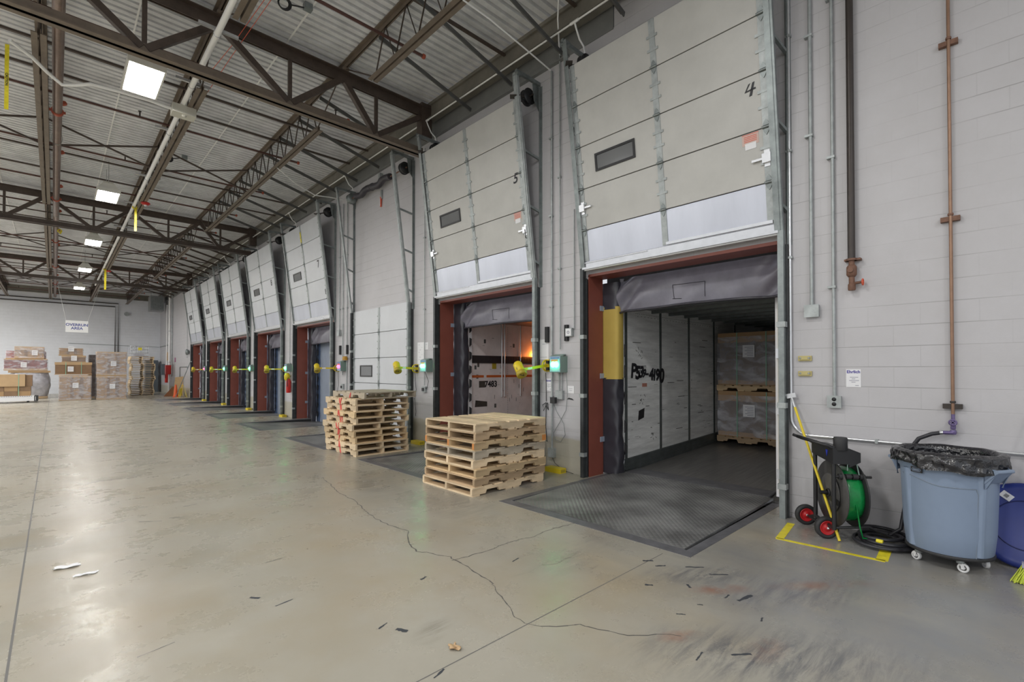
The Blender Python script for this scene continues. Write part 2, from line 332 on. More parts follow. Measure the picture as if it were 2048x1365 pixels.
# ------------------------------------------------------------------ the dock doors: number, centre, half width, lean fits
DOORS = [  # (digit painted on the leaf, centre y, half width)
    ('4', 3.17, 1.34), ('5', 7.04, 1.41), ('', 11.02, 1.41), ('7', 15.32, 1.47),
    ('8', 19.62, 1.52), ('', 23.75, 1.52), ('', 27.85, 1.52), ('', 32.05, 1.55)]
OZ = 3.10
ORD = ['nearest dock door, painted number 4', 'dock door painted number 5', 'closed dock door behind the stack of ten pallets',
       'dock door painted number 7', 'fifth dock door from the camera', 'sixth dock door from the camera', 'seventh dock door from the camera', 'farthest dock door, next to the far corner']
SHORT = ['the dock door painted 4', 'the dock door painted 5', 'the closed dock door', 'the dock door painted 7',
         'the fifth dock door', 'the sixth dock door', 'the seventh dock door', 'the farthest dock door']

# ------------------------------------------------------------------ floor with leveler pits
PX0, PX1 = 4.10, 6.42
f = MB()
f.quad((-24,-8,0), (PX0,-8,0), (PX0,46,0), (-24,46,0))
ys = -8
pits = [(c-1.10, c+1.20) for _, c, h in DOORS]
for a, b in pits:
    f.quad((PX0,ys,0), (PX1,ys,0), (PX1,a,0), (PX0,a,0)); ys = b
f.quad((PX0,ys,0), (PX1,ys,0), (PX1,46,0), (PX0,46,0))
f.m = 1
f.quad((-.175,-8,.0006), (-.163,-8,.0006), (-.163,46,.0006), (-.175,46,.0006))
for yj, x1 in ((2.18, 3.95), (9.33, 4.1), (21.6, 4.1)):
    f.quad((-24,yj,.0006), (x1,yj,.0006), (x1,yj+.007,.0006), (-24,yj+.007,.0006))
f.m = 2
def crack(pts, w):
    P = [V((x,y,.0008)) for x, y in pts]; Q = []
    for i in range(len(P)-1):
        n = max(2, int((P[i+1]-P[i]).length/.05))
        for k in range(n): Q.append(P[i].lerp(P[i+1], k/n) + V((rnd.uniform(-.012,.012), rnd.uniform(-.012,.012), 0)))
    Q.append(P[-1])
    for i in range(len(Q)-1):
        d = (Q[i+1]-Q[i]).normalized(); n = V((-d.y, d.x, 0)); a = n*w*rnd.uniform(.3,1); b = n*w*rnd.uniform(.3,1)
        f.quad(Q[i]-a, Q[i+1]-b, Q[i+1]+b, Q[i]+a)
crack([(2.99,7.34),(2.86,6.68),(2.77,6.26),(2.75,5.75),(2.63,5.15),(2.58,4.86),(2.59,4.49),(2.62,4.27),(2.47,4.02),(2.39,3.75),(2.46,3.61),(2.53,3.44),(2.5,3.1),(2.45,2.77)], .007)
crack([(2.45,2.77),(2.36,2.58),(2.27,2.37),(2.23,2.31),(2.22,2.21),(2.3,2.07),(2.39,2.0),(2.47,1.94),(2.48,1.88),(2.56,1.71),(2.62,1.63),(2.73,1.54),(2.81,1.43)], .005)
crack([(2.5,3.35),(2.9,3.32),(3.07,3.33),(3.28,3.33),(3.44,3.28),(3.65,3.32),(3.82,3.29),(4.05,3.26)], .006)
crack([(2.98,2.76),(3.09,2.7),(3.23,2.7),(3.4,2.72)], .002)
f.m = 3
def streak(x, y, l, w, a):
    l *= .75; w *= .8
    d = V((math.cos(a), math.sin(a), 0))*l/2; n = V((-d.y, d.x, 0)).normalized()*w/2; p = V((x,y,.0007)); k = 6
    T = [p + d*(2*i/k-1) + n*rnd.uniform(.4,1.1) for i in range(k+1)]; B = [p + d*(2*i/k-1) - n*rnd.uniform(.4,1.1) for i in range(k+1)]
    for i in range(k): f.quad(B[i], B[i+1], T[i+1], T[i])
for a in [(1.06,3.79,.10,.045,-1.0),(1.19,3.57,.17,.018,.2),(1.54,2.81,.11,.02,.35),(1.6,2.68,.11,.045,-1.1),(.77,6.48,.3,.02,-.6),(1.0,6.45,.18,.015,-.5),(1.21,6.92,.2,.02,.2),(1.1,8.14,.4,.02,-.3),
          (2.12,3.23,.09,.03,.3),(1.39,4.42,.2,.012,.1),(-.24,6.36,.35,.012,-.2),(.45,3.49,.25,.008,.2),(1.52,2.16,.12,.02,.3),(2.9,2.99,.13,.02,.2),(3.3,1.94,.08,.04,-1),(3.5,1.72,.08,.03,.8),
          (3.54,1.45,.1,.02,0),(3.61,1.35,.22,.04,-.2),(3.06,1.56,.08,.02,-.9),(3.38,1.16,.08,.02,.2),(3.28,1.53,.05,.02,-.9),(2.69,1.26,.14,.015,.1),(3.71,2.19,.12,.04,-.7),(3.69,2.06,.12,.03,-.7),
          (3.87,1.85,.2,.03,-.8),(3.87,1.65,.2,.03,-.8),(2.88,1.1,.16,.03,-.7)]: streak(*a)
struct(f.build('floor', [FLOOR, JOINT, CRACK, MARK]), 'worn beige concrete warehouse floor with cracks and joints', 'floor')

# ------------------------------------------------------------------ walls, deck, spandrels
w = MB(); y0 = -3; T = .34
for i, (_, c, h) in enumerate(DOORS):
    if i == 2: continue
    a, b = c-h-.02, c+h+.02
    ztop = 6.74
    w.box(W, W+T, y0, a, 0, ztop); w.box(W, W+T, a, b, OZ, ztop); y0 = b
w.box(W, W+T, y0, 46.3, 0, 6.74)
w.box(W, W+T, -3, 4.05, 6.74, DECK+.05)
struct(w.build('wall_right', WHITE_BLOCK), 'white painted concrete block wall with the row of dock doors', 'wall')
struct(MB().box(-24, 6.3, 46, 46.3, 0, 6.97).build('wall_far', FAR_BLOCK), 'smooth pale far wall behind the wrapped pallet loads', 'wall')
d = MB(); p = .1524; y = -4.0
prof = [(0,0),(.092,0),(.098,.058),(.146,.058),(.1524,0)]
vs = []; 
while y < 46:
    for q, z in prof[:-1]: vs.append((y+q, DECK+z))
    y += p
n = len(vs); b = len(d.v)
d.v += [(-24, yy, z) for yy, z in vs] + [(5.86, yy, z) for yy, z in vs]
for i in range(n-1): d.f.append((i, i+1, n+i+1, n+i)); d.sm.append(False); d.mi.append(0)
d.m = 0; d.box(-24, 6.4, -4, 46.3, DECK+.065, DECK+.12)
d.m = 1
for x in (.92, 2.88, -1.2): d.box(x-.012, x+.012, -4, 45.9, DECK-.012, DECK-.0005)
struct(d.build('ceiling', [DECKM, PVC]), 'corrugated galvanised steel roof deck', 'roof deck')
t = MB(); t.box(5.78, 5.8, -3, 45.9, 7.02, DECK); t.box(5.70, 5.88, -3, 45.9, 7.0, 7.02); t.box(5.74, 5.79, -3, 45.9, DECK-.06, DECK)
struct(t.build('trim_1', SPAN), 'tan steel spandrel channel along the top of the dock wall', 'spandrel')
t = MB(); t.box(W-.01, W+.05, 4.06, 45.9, 6.72, 7.10); t.box(5.9, W+.05, 4.9, 45.9, 6.70, 6.72); t.box(5.86, W+.04, 4.06, 45.9, 7.06, 7.10)
struct(t.build('trim_2', SPANL), 'grey closure panel between dock wall and spandrel', 'spandrel')
t = MB(); t.box(-24, 5.9, 45.9, 46.0, 6.97, DECK); t.box(-24, 5.9, 45.84, 46, 6.95, 6.98)
struct(t.build('trim_3', SPAN), 'grey brown fascia panel above the far wall', 'fascia')

# ------------------------------------------------------------------ overhead doors with their tracks
def xof(z): return 5.87-(z-3.15)*.42/3.3        # the leaning plane the raised leaves hang in
def dock_door(i):
    dig, c, h = DOORS[i]; a, b = c-h, c+h; closed = i == 2
    r = thing('door_%d' % (i+1), (W, c, 0), None, None, 'overhead dock doors in the right wall', 'structure')
    tag(r, ORD[i] + (', white, shut at the floor' if closed else ', white, raised on leaning tracks'), 'dock door')
    pm = DOORW if i in (0, 1) else DOORW2
    if closed: zb = [3.23, 2.60, 1.955, 1.31, .70, .05]; X = lambda z: 5.90
    else: zb = [6.15, 5.555, 4.96, 4.355, 3.755, 3.29]; X = xof
    nrm = V((-1, 0, 0)) if closed else V((-3.3, 0, -.42)).normalized()
    dn = -nrm
    def on(y, z, o=0.): return V((X(z), y, z)) + nrm*o
    def sheet(mb, y0_, y1_, z0, z1, o0, o1):
        mb.prism([on(y0_, z0, o0), on(y1_, z0, o0), on(y1_, z1, o0), on(y0_, z1, o0)], nrm*(o1-o0)); return mb
    for k in range(4):
        sheet(MB(), a, b, zb[k+1]+.007, zb[k]-.007, -.045, 0).build('panel', pm, r)
    kp = sheet(MB(), a, b, zb[5], zb[4]-.007, -.045, 0).build('kick_panel', ALU if not closed else DOORW2, r, 'brushed aluminium bottom panel' if not closed else None)
    bz = zb[5]-.13
    m = sheet(MB(), a-.03, b+.03, bz+.03, zb[5]-.004, -.05, .012)
    sheet(m, a-.03, b+.03, bz+.02, bz+.05, -.05, .045)
    m.tube([on(a-.03, bz+.01, 0), on(b+.03, bz+.01, 0)], .02, 8)
    if i in (0, 1): sheet(m, a if i else a+.02, c-.02, zb[5]+.01, zb[5]+.045, .006, .035)
    sheet(m, c+.2*h, b, zb[5]-.02, zb[5]-.012, 0, .03)
    m.build('bottom_bar', BRIGHT, r, 'bare metal bottom bar')
    for yc in (a+.045, c, b-.045):
        m = MB(); sheet(m, yc-.04, yc+.04, zb[5]+.01, zb[0]-.01, .001, .008)
        for k in range(4):
            dz = zb[k]-zb[k+1]
            for q in (.36, .64):
                z = zb[k+1]+dz*q; sheet(m, yc-.075, yc+.075, z-.016, z+.016, .008, .012)
        m.build('stile', GALV, r)
        for k in range(1, 5):
            m = MB(); z = zb[k]; m.cyl(on(yc-.045, z, .022), on(yc+.045, z, .022), .014, 8)
            m.prism([on(yc-.035, z-.02, .011), on(yc+.035, z-.02, .011), on(yc+.02, z-.06, .011), on(yc, z-.085, .011), on(yc-.02, z-.06, .011)], nrm*.006)
            m.prism([on(yc+.035, z+.02, .011), on(yc-.035, z+.02, .011), on(yc-.02, z+.06, .011), on(yc, z+.085, .011), on(yc+.02, z+.06, .011)], nrm*.006)
            m.build('hinge', GALVD, r)
    # vision window, in the leaf's third panel (second from the top when shut)
    wy = c+.68 if i != 2 else c+.67; wz = (4.665 if not closed else 1.62); ww, wh = .30, .095
    if closed: wh = .12
    m = MB()
    for (q0, q1, s0, s1) in ((-ww-.03, ww+.03, wh, wh+.03), (-ww-.03, ww+.03, -wh-.03, -wh), (-ww-.03, -ww, -wh, wh), (ww, ww+.03, -wh, wh)):
        sheet(m, wy+q0, wy+q1, wz+s0, wz+s1, -.01, .016)
    wf = m.build('window_frame', BLACK, r); sheet(MB(), wy-ww, wy+ww, wz-wh, wz+wh, .001, .004).build('pane', GLASSD, wf)
    up = (on(c, 5, 0)-on(c, 4, 0)).normalized()
    if dig:
        z = 4.81 if i == 0 else 4.9
        if i < 2:
            if i == 0:
                y_ = 2.03; m = MB(); q = lambda dy, dz: on(y_-dy*.56, z+dz*.56, .003)
                m.prism([q(-.02,.115), q(.02,.125), q(-.06,.0), q(-.10,-.03)], nrm*.001)
                m.prism([q(-.10,-.03), q(-.06,.0), q(.11,.02), q(.12,-.015)], nrm*.001)
                m.prism([q(.055,.125), q(.10,.13), q(.04,-.12), q(-.015,-.125)], nrm*.001)
                m.build('painted_number', INK, r, 'black painted 4')
            else:
                MB().text(dig, on(5.83, z, .003), (0,-1,0), up, .23, .004, .25).build('painted_number', INK, r, 'black painted 5')
        else:
            MB().text(dig, on(a+.42, z-.1, .003), (0,-1,0), up, .3, .006).build('painted_number', INK, r)
    if i < 2:
        m = sheet(MB(), a+.13, a+.31, 4.22, 4.34, .001, .003)
        st = m.build('sticker', M('pale_sticker', (.62, .45, .40), .5), r, 'red and white warning sticker')
        m = MB()
        for q in range(4): sheet(m, a+.15, a+.29, 4.31-q*.018, 4.317-q*.018, .003, .004)
        sheet(m, a+.13, a+.31, 4.335, 4.342, .003, .004); m.build('sticker_print', INKR, st)
        m = sheet(MB(), a+.16, a+.28, 4.17, 4.24, .003, .005); m.build('sticker_tag', PAPER, st)
        for yy, zz, sg in ((a+.05, 4.02, 1), (b-.05, 4.08, -1)):
            m = sheet(MB(), yy-.045, yy+.045, zz-.05, zz+.05, .012, .05)
            sheet(m, min(yy, yy+sg*.16), max(yy, yy+sg*.16), zz-.012, zz+.012, .02, .035)
            sheet(m, yy-.03, yy+.03, zz-.09, zz+.09, .009, .016)
            m.build('slide_lock', BRIGHT, r)
    elif i == 3:
        m = sheet(MB(), c-.03, c+.05, 5.6, 5.95, .01, .012); m.build('tape_strip', YELT, r)
    if i in (1, 2, 3):
        m = MB(); zz = 3.95 if not closed else .62; sgn = a+.03
        m.tube([on(sgn, zz-.07, .01), on(sgn, zz-.07, .05), on(sgn, zz+.07, .05), on(sgn, zz+.07, .01)], .008, 6); m.build('handle', BLACK, r)
    # tracks both sides
    for s, e in ((-1, a-.05), (1, b+.05)):
        xt = 5.42 if True else 0
        kz = 3.2; top = V((5.43, e, 6.52)); kn = V((5.865, e, kz))
        m = MB(); m.box(5.83, 5.90, e-.03, e+.03, 0, kz); m.build('lower_track', LOWTR if s > 0 else GALVD, r)
        m = MB(); m.bar(kn, top, .05, .05, (0,1,0)); m.bar(kn+V((-.03, -s*.03, 0)), top+V((-.03, -s*.03, 0)), .008, .06, (0,1,0))
        m.build('track', GALV if i else GALVD, r)
        m = MB(); m.box(5.90, W, e-.022, e+.022, 0, 3.05); m.box(5.90, 5.91, e-.05, e+.05, 0, 3.05)
        m.build('track_angle', LOWTR, r)
        m = MB(); m.box(W-.05, W, e+s*.05-.004, e+s*.05+.004, 3.05, 6.48); m.box(W-.008, W, e+s*.05-.03, e+s*.05+.03, 3.05, 6.48); m.build('wall_angle', GALVD, r)
        for z in (3.45, 4.35, 5.25):
            MB().bar((xof(z)+.0, e, z+.05), (W-.01, e+s*.04, z-.02), .035, .035).build('brace', GALVD, r)
        m = MB(); m.box(5.40, W, e-.02+s*.02, e+.02+s*.02, 6.5, 6.56); m.box(5.40, 5.5, e-.06, e+.06, 6.47, 6.51); m.build('top_plate', GALVD, r)
        yi = e + (-s)*.06
        m = MB(); m.prism([(W-.16, e+s*.0, 6.5), (W, e+s*.0, 6.5), (W, e+s*.0, 6.08), (W-.12, e+s*.0, 6.22)], (0, .006, 0)); m.build('bearing_plate', GALVD, r)
        m = MB(); m.lathe([(.02,-.05),(.135,-.05),(.135,-.035),(.12,-.03),(.12,.03),(.135,.035),(.135,.05),(.02,.05)], (W-.17, yi-s*.04, 6.30), 24, (0,1,0)); m.build('cable_drum', BLACK if not (closed and s > 0) else GALVD, r)
        if not closed:
            m = MB(); m.cyl((W-.17, e+s*.03, 6.30), (W-.17, e-s*.35, 6.30), .016, 8)
            m.bar((W-.17, e-s*.1, 6.30), (5.47, e-s*.02, 6.16), .03, .03); m.bar((5.40, e-s*.12, 6.16), (5.52, e+s*.0, 6.16), .1, .02); m.build('shaft', DKPIPE, r)
        else: pass
    if closed:
        m = MB(); m.cyl((W-.17, a-.05, 6.30), (W-.17, b+.05, 6.30), .014, 8); m.build('shaft', RUST, r)
        P = [(W-.17+.02*math.sin(k*1.7), 10.3+k*1.8/14, 6.30+.035*math.sin(k*.9)) for k in range(15)]
        m = MB(); m.tube(P, [.075+.006*(k % 2) for k in range(15)], 12)
        for k in range(5, 9): m.torus((W-.17, P[7][1]+(k-6.5)*.03, 6.30), .075, .012, (0,1,0), 12, 6)
        m.build('torsion_spring', M('black_spring_cover', (.045, .04, .05), .45, 0, .3, 12), r, 'bulky black torsion spring')
        m = MB(); m.box(W-.09, W-.002, c-.06, c+.03, 6.42, 6.62); m.box(W-.04, W-.002, c-.05, c+.02, 5.98, 6.2); m.build('spring_bracket', GALV, r)
        m = MB(); m.cyl((W-.03, c, 6.02), (W-.03, c, 5.78), .028, 10, .02); m.build('bracket_handle', INKR, r, 'red and white grip under the spring')
        MB().box(W-.062, W-.045, c-.006, c+.006, 5.8, 6.0).build('grip_stripe', PAPER, r)
    else:
        # red steel frame lining the opening
        MB().box(W-.01, W+T, b+.0, b+.022, 0, OZ).build('jamb', RED, r, 'dark red door jamb')
        MB().box(W-.01, W+T, a-.022, a, 0, OZ).build('jamb', RED, r, 'dark red door jamb')
        MB().box(W-.01, W+T, a-.02, b+.02, OZ-.02, OZ+.02).build('header', RED, r, 'dark red door header')
        for z in (.55, 1.55, 2.62):
            m = MB(); m.box(W+T-.08, W+T+.02, b-.012, b, z-.04, z+.04); m.build('jamb_clip', TRDR, r)
    m = MB()
    for s, e in ((-1, a-.05), (1, b+.05)):
        for z in (.35, 1.25, 2.15): m.box(5.82, 5.91, e-.045, e+.045, z-.03, z+.03)
    m.build('track_bracket', GALV, r)
    return r
for i in range(8): dock_door(i)

# ------------------------------------------------------------------ dock seals, levelers and trailers
def dock_seal(i):
    dig, c, h = DOORS[i]; a, b = c-h, c+h
    r = thing('dock_seal', (6.4, c, 0), 'black vinyl dock seal framing ' + SHORT[i] + (', left pad patched with yellow foam' if i == 0 else ''), 'dock seal', 'black dock seals around the openings')
    x0 = W+T+.01
    rr = random.Random(40+i); ph = rr.uniform(0, 6)
    def pad(ya, yb, z0, z1, amp):      # wrinkled cushion; ya is the edge at the wall, yb the free edge
        def f_(u, v):
            z = z0+(z1-z0)*v; t = 2*math.pi*u
            cx = x0+.10; cy = (ya+yb)/2; rx = .10; ry = abs(yb-ya)/2
            H_ = v*(z1-z0); q = 1+amp*.55*math.sin(4.3*H_+2*u*6.28+ph+.8*math.sin(2.3*H_))+amp*.4*math.sin(11*H_-3*u*6.28+2*ph+1.3*math.sin(3.7*H_))+amp*.25*math.sin(25*H_+4*u*6.28)
            s1 = math.copysign(abs(math.cos(t))**.45, math.cos(t)); s2 = math.copysign(abs(math.sin(t))**.45, math.sin(t))
            return (cx+rx*s1*q, cy+ry*s2*(q if s2*(yb-ya) > 0 else 1), z)
        return f_
    lz = 0.0 if i == 0 else -.14
    if i == 0:
        MB().grid(pad(b+.05, b-.27, lz+.02, 1.52, .10), 28, 60).build('side_pad', VINYL, r)
        MB().grid(pad(b+.05, b-.27, 1.5, 2.64, .01), 24, 30).build('foam_core', YFOAM, r, 'exposed yellow foam')
        MB().grid(pad(b+.05, b-.265, 2.60, 3.02, .06), 28, 24).build('side_pad_cap', VINYL, r)
        m = MB()
        for z in (2.05, 1.72, 1.3, .85, .5): m.prism([(x0+.2, b-.255, z), (x0+.2, b-.30, z-.05), (x0+.2, b-.29, z-.16), (x0+.2, b-.255, z-.2)], (.01, 0, 0))
        m.build('pleat_flap', RUBBER, r)
    else:
        MB().grid(pad(b+.06, b-.30, lz, 3.09, .09), 28, 110).build('side_pad', VINYL, r)
        m = MB()
        for k in range(9): z = .25+k*.3; m.prism([(x0+.2, b-.285, z), (x0+.2, b-.36, z-.03), (x0+.2, b-.35, z-.16), (x0+.2, b-.285, z-.2)], (.01, 0, 0))
        m.build('pleat_flap', RUBBER, r)
    MB().grid(pad(a-.05, a+(.10 if i == 0 else .2), lz, 3.02, .04), 24, 80).build('side_pad', VINYL, r)
    zb = 2.53 if i < 2 else 2.5
    def cur(u, v):
        y = b-.26-(2*h-.30)*u; z = 3.07-(3.07-zb-.03*math.sin(3.1*u))*v
        e = math.exp(-((u-.06)/.09)**2)+.7*math.exp(-((u-.95)/.07)**2)
        fold = .03*math.sin(22*u+5*v+ph)*v*(.35+e) + .05*e*math.sin(34*u+9*v) + .012*math.sin(9*u+3*v+ph)*v
        return (x0+.08-.05*math.sin(v*2.4)+fold, y, z)
    hc = MB().slab(cur, 90, 22, (.02, 0, 0)).build('head_curtain', VINYLP, r)
    m = MB()
    m.tube([V(cur(k/40, .985))+V((-.012, 0, 0)) for k in range(41)], .018, 8)
    if i < 2:
        c0, c1 = .38, .58
        for (u0, v0, u1, v1) in ((c0, .42, c1, .44), (c0, .42, c0+.01, .8), (c1, .44, c1+.0, .84), (c0, .8, c0+.06, .83)): m.tube([V(cur(u0+(u1-u0)*k/8, v0+(v1-v0)*k/8))+V((-.004, 0, 0)) for k in range(9)], .004, 4)
    m.build('hem', VINYL, hc)
    MB().box(x0+.11, x0+.25, a, b, 2.98, 3.16).build('head_pad', RUBBER, r)
    return r
def leveler(i):
    dig, c, h = DOORS[i]; a, b = pits[i]
    r = thing('dock_leveler', (5.2, c, 0), 'dark steel dock leveler plate in the floor at ' + SHORT[i], 'dock leveler', 'dock levelers set in the floor')
    za, zb = (.004, .035) if i == 0 else (.0, -.11 if i > 2 else -.02)
    x0, x1 = PX0+.02, (5.955 if i == 2 else 6.55)
    m = MB(); g0, g1 = a+.03, b-.035
    m.prism([(x0+.07, g0, za), (x1, g0, zb), (x1, g0, zb-.03), (x0+.07, g0, za-.03)], (0, g1-g0, 0)); m.build('platform', PLATE, r)
    if i < 2: m = MB(); m.prism([(x1+.005, g0+.06, zb+.002), (x1+.42, g0+.10, .026), (x1+.42, g0+.10, .006), (x1+.005, g0+.06, zb-.02)], (0, g1-g0-.14, 0)); m.build('lip', DARKST, r)
    m = MB(); m.box(PX0-.06, PX0+.075, a-.10, b+.10, -.02, .003); xc = 5.955 if i == 2 else PX1; m.box(PX0+.075, xc, a-.10, a+.0, -.02, .003); m.box(PX0+.075, xc, b-.0, b+.10, -.02, .003); m.build('curb_angle', DARKST, r)
    m = MB(); xe = 5.955 if i == 2 else 7.2; m.box(PX0, xe, a-.02, b+.02, -.55, -.5)
    if i != 2: m.box(6.95, 7.0, a-.3, b+.3, -.5, -.12); m.box(PX1, 7.0, a-.05, a, -.5, -.12); m.box(PX1, 7.0, b, b+.05, -.5, -.12); 
    xf = min(xe, PX1)
    m.box(PX0+.0, PX0+.03, a, b, -.5, -.02); m.box(PX0, xf, a-.02, a+.004, -.5, -.02); m.box(PX0, xf, b-.004, b+.02, -.5, -.02); m.build('pit_lining', PIT, r)
for i in range(8):
    if i != 2: dock_seal(i)
    leveler(i)

# open trailer at door 4
XT = 6.60; yl, yr = 4.34, 2.02
t4 = thing('semi_trailer', (10, 3.2, -.0), 'open white lined semi trailer backed up to the dock door painted 4', 'trailer')
sl = .04
def tz(x): return max(0, (x-6.9)*sl)
m = MB(); m.prism([(XT-.0, yr, -.01), (6.9, yr, 0), (14, yr, tz(14)), (14, yr, tz(14)-.1), (XT, yr, -.1)], (0, yl-yr, 0)); m.build('trailer_floor', TRFL, t4, 'scuffed dark deck')
MB().prism([(XT+.0, yl, .2), (14, yl, .2+tz(14)), (14, yl, 2.75), (XT, yl, 2.66)], (0, .04, 0)).build('side_wall', TRW, t4, 'scuffed white liner')
MB().prism([(XT, yr-.04, 0), (14, yr-.04, 0), (14, yr-.04, 2.75), (XT, yr-.04, 2.66)], (0, .04, 0)).build('side_wall', TRW, t4)
MB().prism([(XT, yr-.04, 2.66), (14, yr-.04, 2.75), (14, yr-.04, 2.79), (XT, yr-.04, 2.70)], (0, yl-yr+.08, 0)).build('roof', TRRF, t4)
m = MB()
for k in range(12): x = 6.9+k*.6; m.box(x, x+.05, yr, yl, 2.61+.0127*(x-6.6), 2.66+.0127*(x-6.6))
m.build('roof_bow', TRST, t4)
MB().box(14, 14.05, yr, yl, 0, 2.8).build('nose_wall', TRW, t4)
m = MB(); m.prism([(XT+.0, yl-.012, -.05), (14, yl-.012, tz(14)-.05), (14, yl-.012, tz(14)+.2), (XT+.05, yl-.012, .21)], (0, .012, 0))
for q in (.03, .085, .14, .19): m.bar((XT+.05, yl-.016, .0+q), (14, yl-.016, tz(14)+q), .012, .018)
m.build('scuff_band', TRST, t4, 'ribbed steel kick band')
for x in (6.70, 7.80, 8.88, 10.0, 11.1):
    m = MB(); m.box(x-.036, x+.036, yl-.006, yl, .2+tz(x), 2.66); m.build('wall_post', TRST, t4)
m = MB()
for k in range(60):
    x = 7.0+k*.055; m.box(x, x+.012, yl-.004, yl, 2.58, 2.592)
    if k % 2: m.box(x, x+.012, yl-.004, yl, 2.54, 2.552)
m.build('rivet_row', TRST, t4)
tx = MB()
def mk(s_, x, z, size, bold, sh=.12): tx.text(s_, (x, yl-.008, z), (1, 0, -.03), (0, 0, 1), size, bold, sh)
mk('P', 6.91, 1.62, .33, .012); mk('5', 7.04, 1.59, .30, .014); mk('3', 7.135, 1.60, .26, .012, .3); mk('9', 7.22, 1.58, .20, .008, .4); tx.box(7.29, 7.39, yl-.009, yl-.008, 1.555, 1.59); mk('4', 7.47, 1.56, .28, .012); mk('1', 7.57, 1.55, .27, .012); mk('9', 7.68, 1.55, .28, .012); mk('0', 7.82, 1.53, .34, .016)
for k in range(6): tx.prism([(7.14+k*.03, yl-.002, 1.70+.012*rnd.random()), (7.165+k*.03, yl-.002, 1.70), (7.16+k*.03, yl-.002, 1.725)], (0, -.001, 0))
tx.build('marker_writing', INK, t4, 'black marker writing P53-4190')
m = MB(); m.prism([(7.06, yl-.003, .80), (7.24, yl-.003, .84), (7.26, yl-.003, 1.0), (7.08, yl-.003, .96)], (0, .002, 0)); m.build('black_patch', BLACK, t4, 'square black patch')
m = MB()
for k in range(70):
    x = rnd.uniform(6.75, 9.9); z = rnd.uniform(.45, 2.3); L_ = rnd.choice((.02, .04, .12, .25)); hh = rnd.choice((.004, .006, .012)); m.box(x, x+L_, yl-.0025, yl, z, z+hh)
for (x, z, s_) in ((7.12, 1.93, .2), (7.2, 1.15, .2), (6.62, 1.18, .12), (8.45, 1.0, .08), (7.55, .5, .2)):
    for k in range(9):
        q = rnd.uniform(-.5, .5)*s_; e = rnd.uniform(-.4, .4)*s_; m.bar((x+q, yl-.002, z+e), (x+q+rnd.uniform(-.3, .3)*s_, yl-.002, z+e+rnd.uniform(-.25, .25)*s_), .002, .009)
m.build('scuff_marks', M('scuff_mark', (.16, .16, .15), .6), t4)
m = MB(); m.box(7.19, 7.34, yl-.003, yl, 1.36, 1.42); m.build('red_tag', M('faded_red_tag', (.45, .2, .15), .6), t4, 'small red tag')
m = MB(); m.box(XT-.05, XT+.05, yr-.06, yr+.045, .06, 2.62); m.build('corner_post', PAPER, t4, 'white rear corner post')
m = MB(); m.box(XT-.07, XT-.05, yr-.05, yr+.01, .1, 2.5); m.build('door_gasket', M('yellowed_gasket', (.5, .42, .22), .6), t4)
for z in (.35, 1.15, 1.85): MB().box(XT-.09, XT-.03, yr-.03, yr+.03, z-.06, z+.06).build('door_hinge', BRIGHT, t4)

# trailer at door 5, seen from its rear through the opening
y5 = 8.27
t5 = thing('semi_trailer', (9, 7.1, 0), 'semi trailer with orange stripe and number 7483 backed up to the dock door painted 5', 'trailer')
MB().box(6.62, 14, y5, y5+.04, 0, 2.72).build('side_wall', TRP, t5, 'scuffed pinkish liner')
MB().box(6.62, 14, 5.8, 5.84, 0, 2.72).build('side_wall', TRP, t5)
MB().box(6.60, 14, 5.8, y5+.04, -.1, 0).build('trailer_floor', TRFL, t5)
MB().box(6.62, 14, 5.8, y5+.04, 2.72, 2.76).build('roof', TRRF, t5)
MB().box(14, 14.05, 5.8, y5, 0, 2.72).build('nose_wall', TRP, t5)
MB().box(6.50, 6.63, y5-.06, y5+.06, .02, 2.64).build('corner_post', PAPER, t5, 'white rear corner post')
m = MB(); m.box(6.64, 14, y5-.025, y5, 1.80, 1.97)
for k in range(60): m.box(6.68+k*.09, 6.70+k*.09, y5-.03, y5, 1.835, 1.935)
m.build('logistic_track', M('black_track', (.035, .032, .035), .4, .2), t5, 'black slotted load track')
m = MB(); m.box(6.64, 7.02, y5-.003, y5, 1.475, 1.53); m.box(7.10, 14, y5-.003, y5, 1.475, 1.53); m.build('stripe', ORANGE, t5, 'orange stripe')
m = MB(); m.text('7483', (7.235, y5-.002, 1.32), (1,0,0), (0,0,1), .19, .007); m.build('trailer_number', INK, t5, 'black digits 7483')
m = MB(); m.box(6.88, 7.06, y5-.004, y5, 1.25, 1.40); m.prism([(6.76, y5-.003, .82), (7.12, y5-.003, .82), (7.12, y5-.003, .93), (6.78, y5-.003, .97)], (0, .002, 0)); m.build('dark_patch', M('dark_worn_patch', (.07, .06, .05), .6, 0, .4, 9), t5)
m = MB(); m.box(7.27, 7.40, y5-.003, y5, 1.67, 1.82); m.build('warning_label', OLIVE, t5, 'small yellow label')
for x in (7.55, 7.64, 8.16):
    m = MB(); m.tube([(x, y5-.03, 1.02), (x, y5-.03, 2.72)], .016, 8); m.build('conduit_tube', BRIGHT, t5)
m = MB()
for k in range(60): m.box(7.755, 7.768, y5-.004, y5, .1+k*.043, .112+k*.043)
for k in range(40):
    x = rnd.uniform(6.7, 8.4); z = rnd.uniform(.5, 2.4); m.box(x, x+rnd.choice((.01, .012, .06)), y5-.002, y5, z, z+rnd.choice((.006, .01, .09)))
m.build('liner_speck', TRST, t5)['kind'] = 'stuff'
al = MB(); al.cyl((8.62, y5-.005, 2.02), (8.62, y5-.07, 2.02), .05, 12); al.build('marker_lamp', AMBER, t5, 'glowing amber lamp')

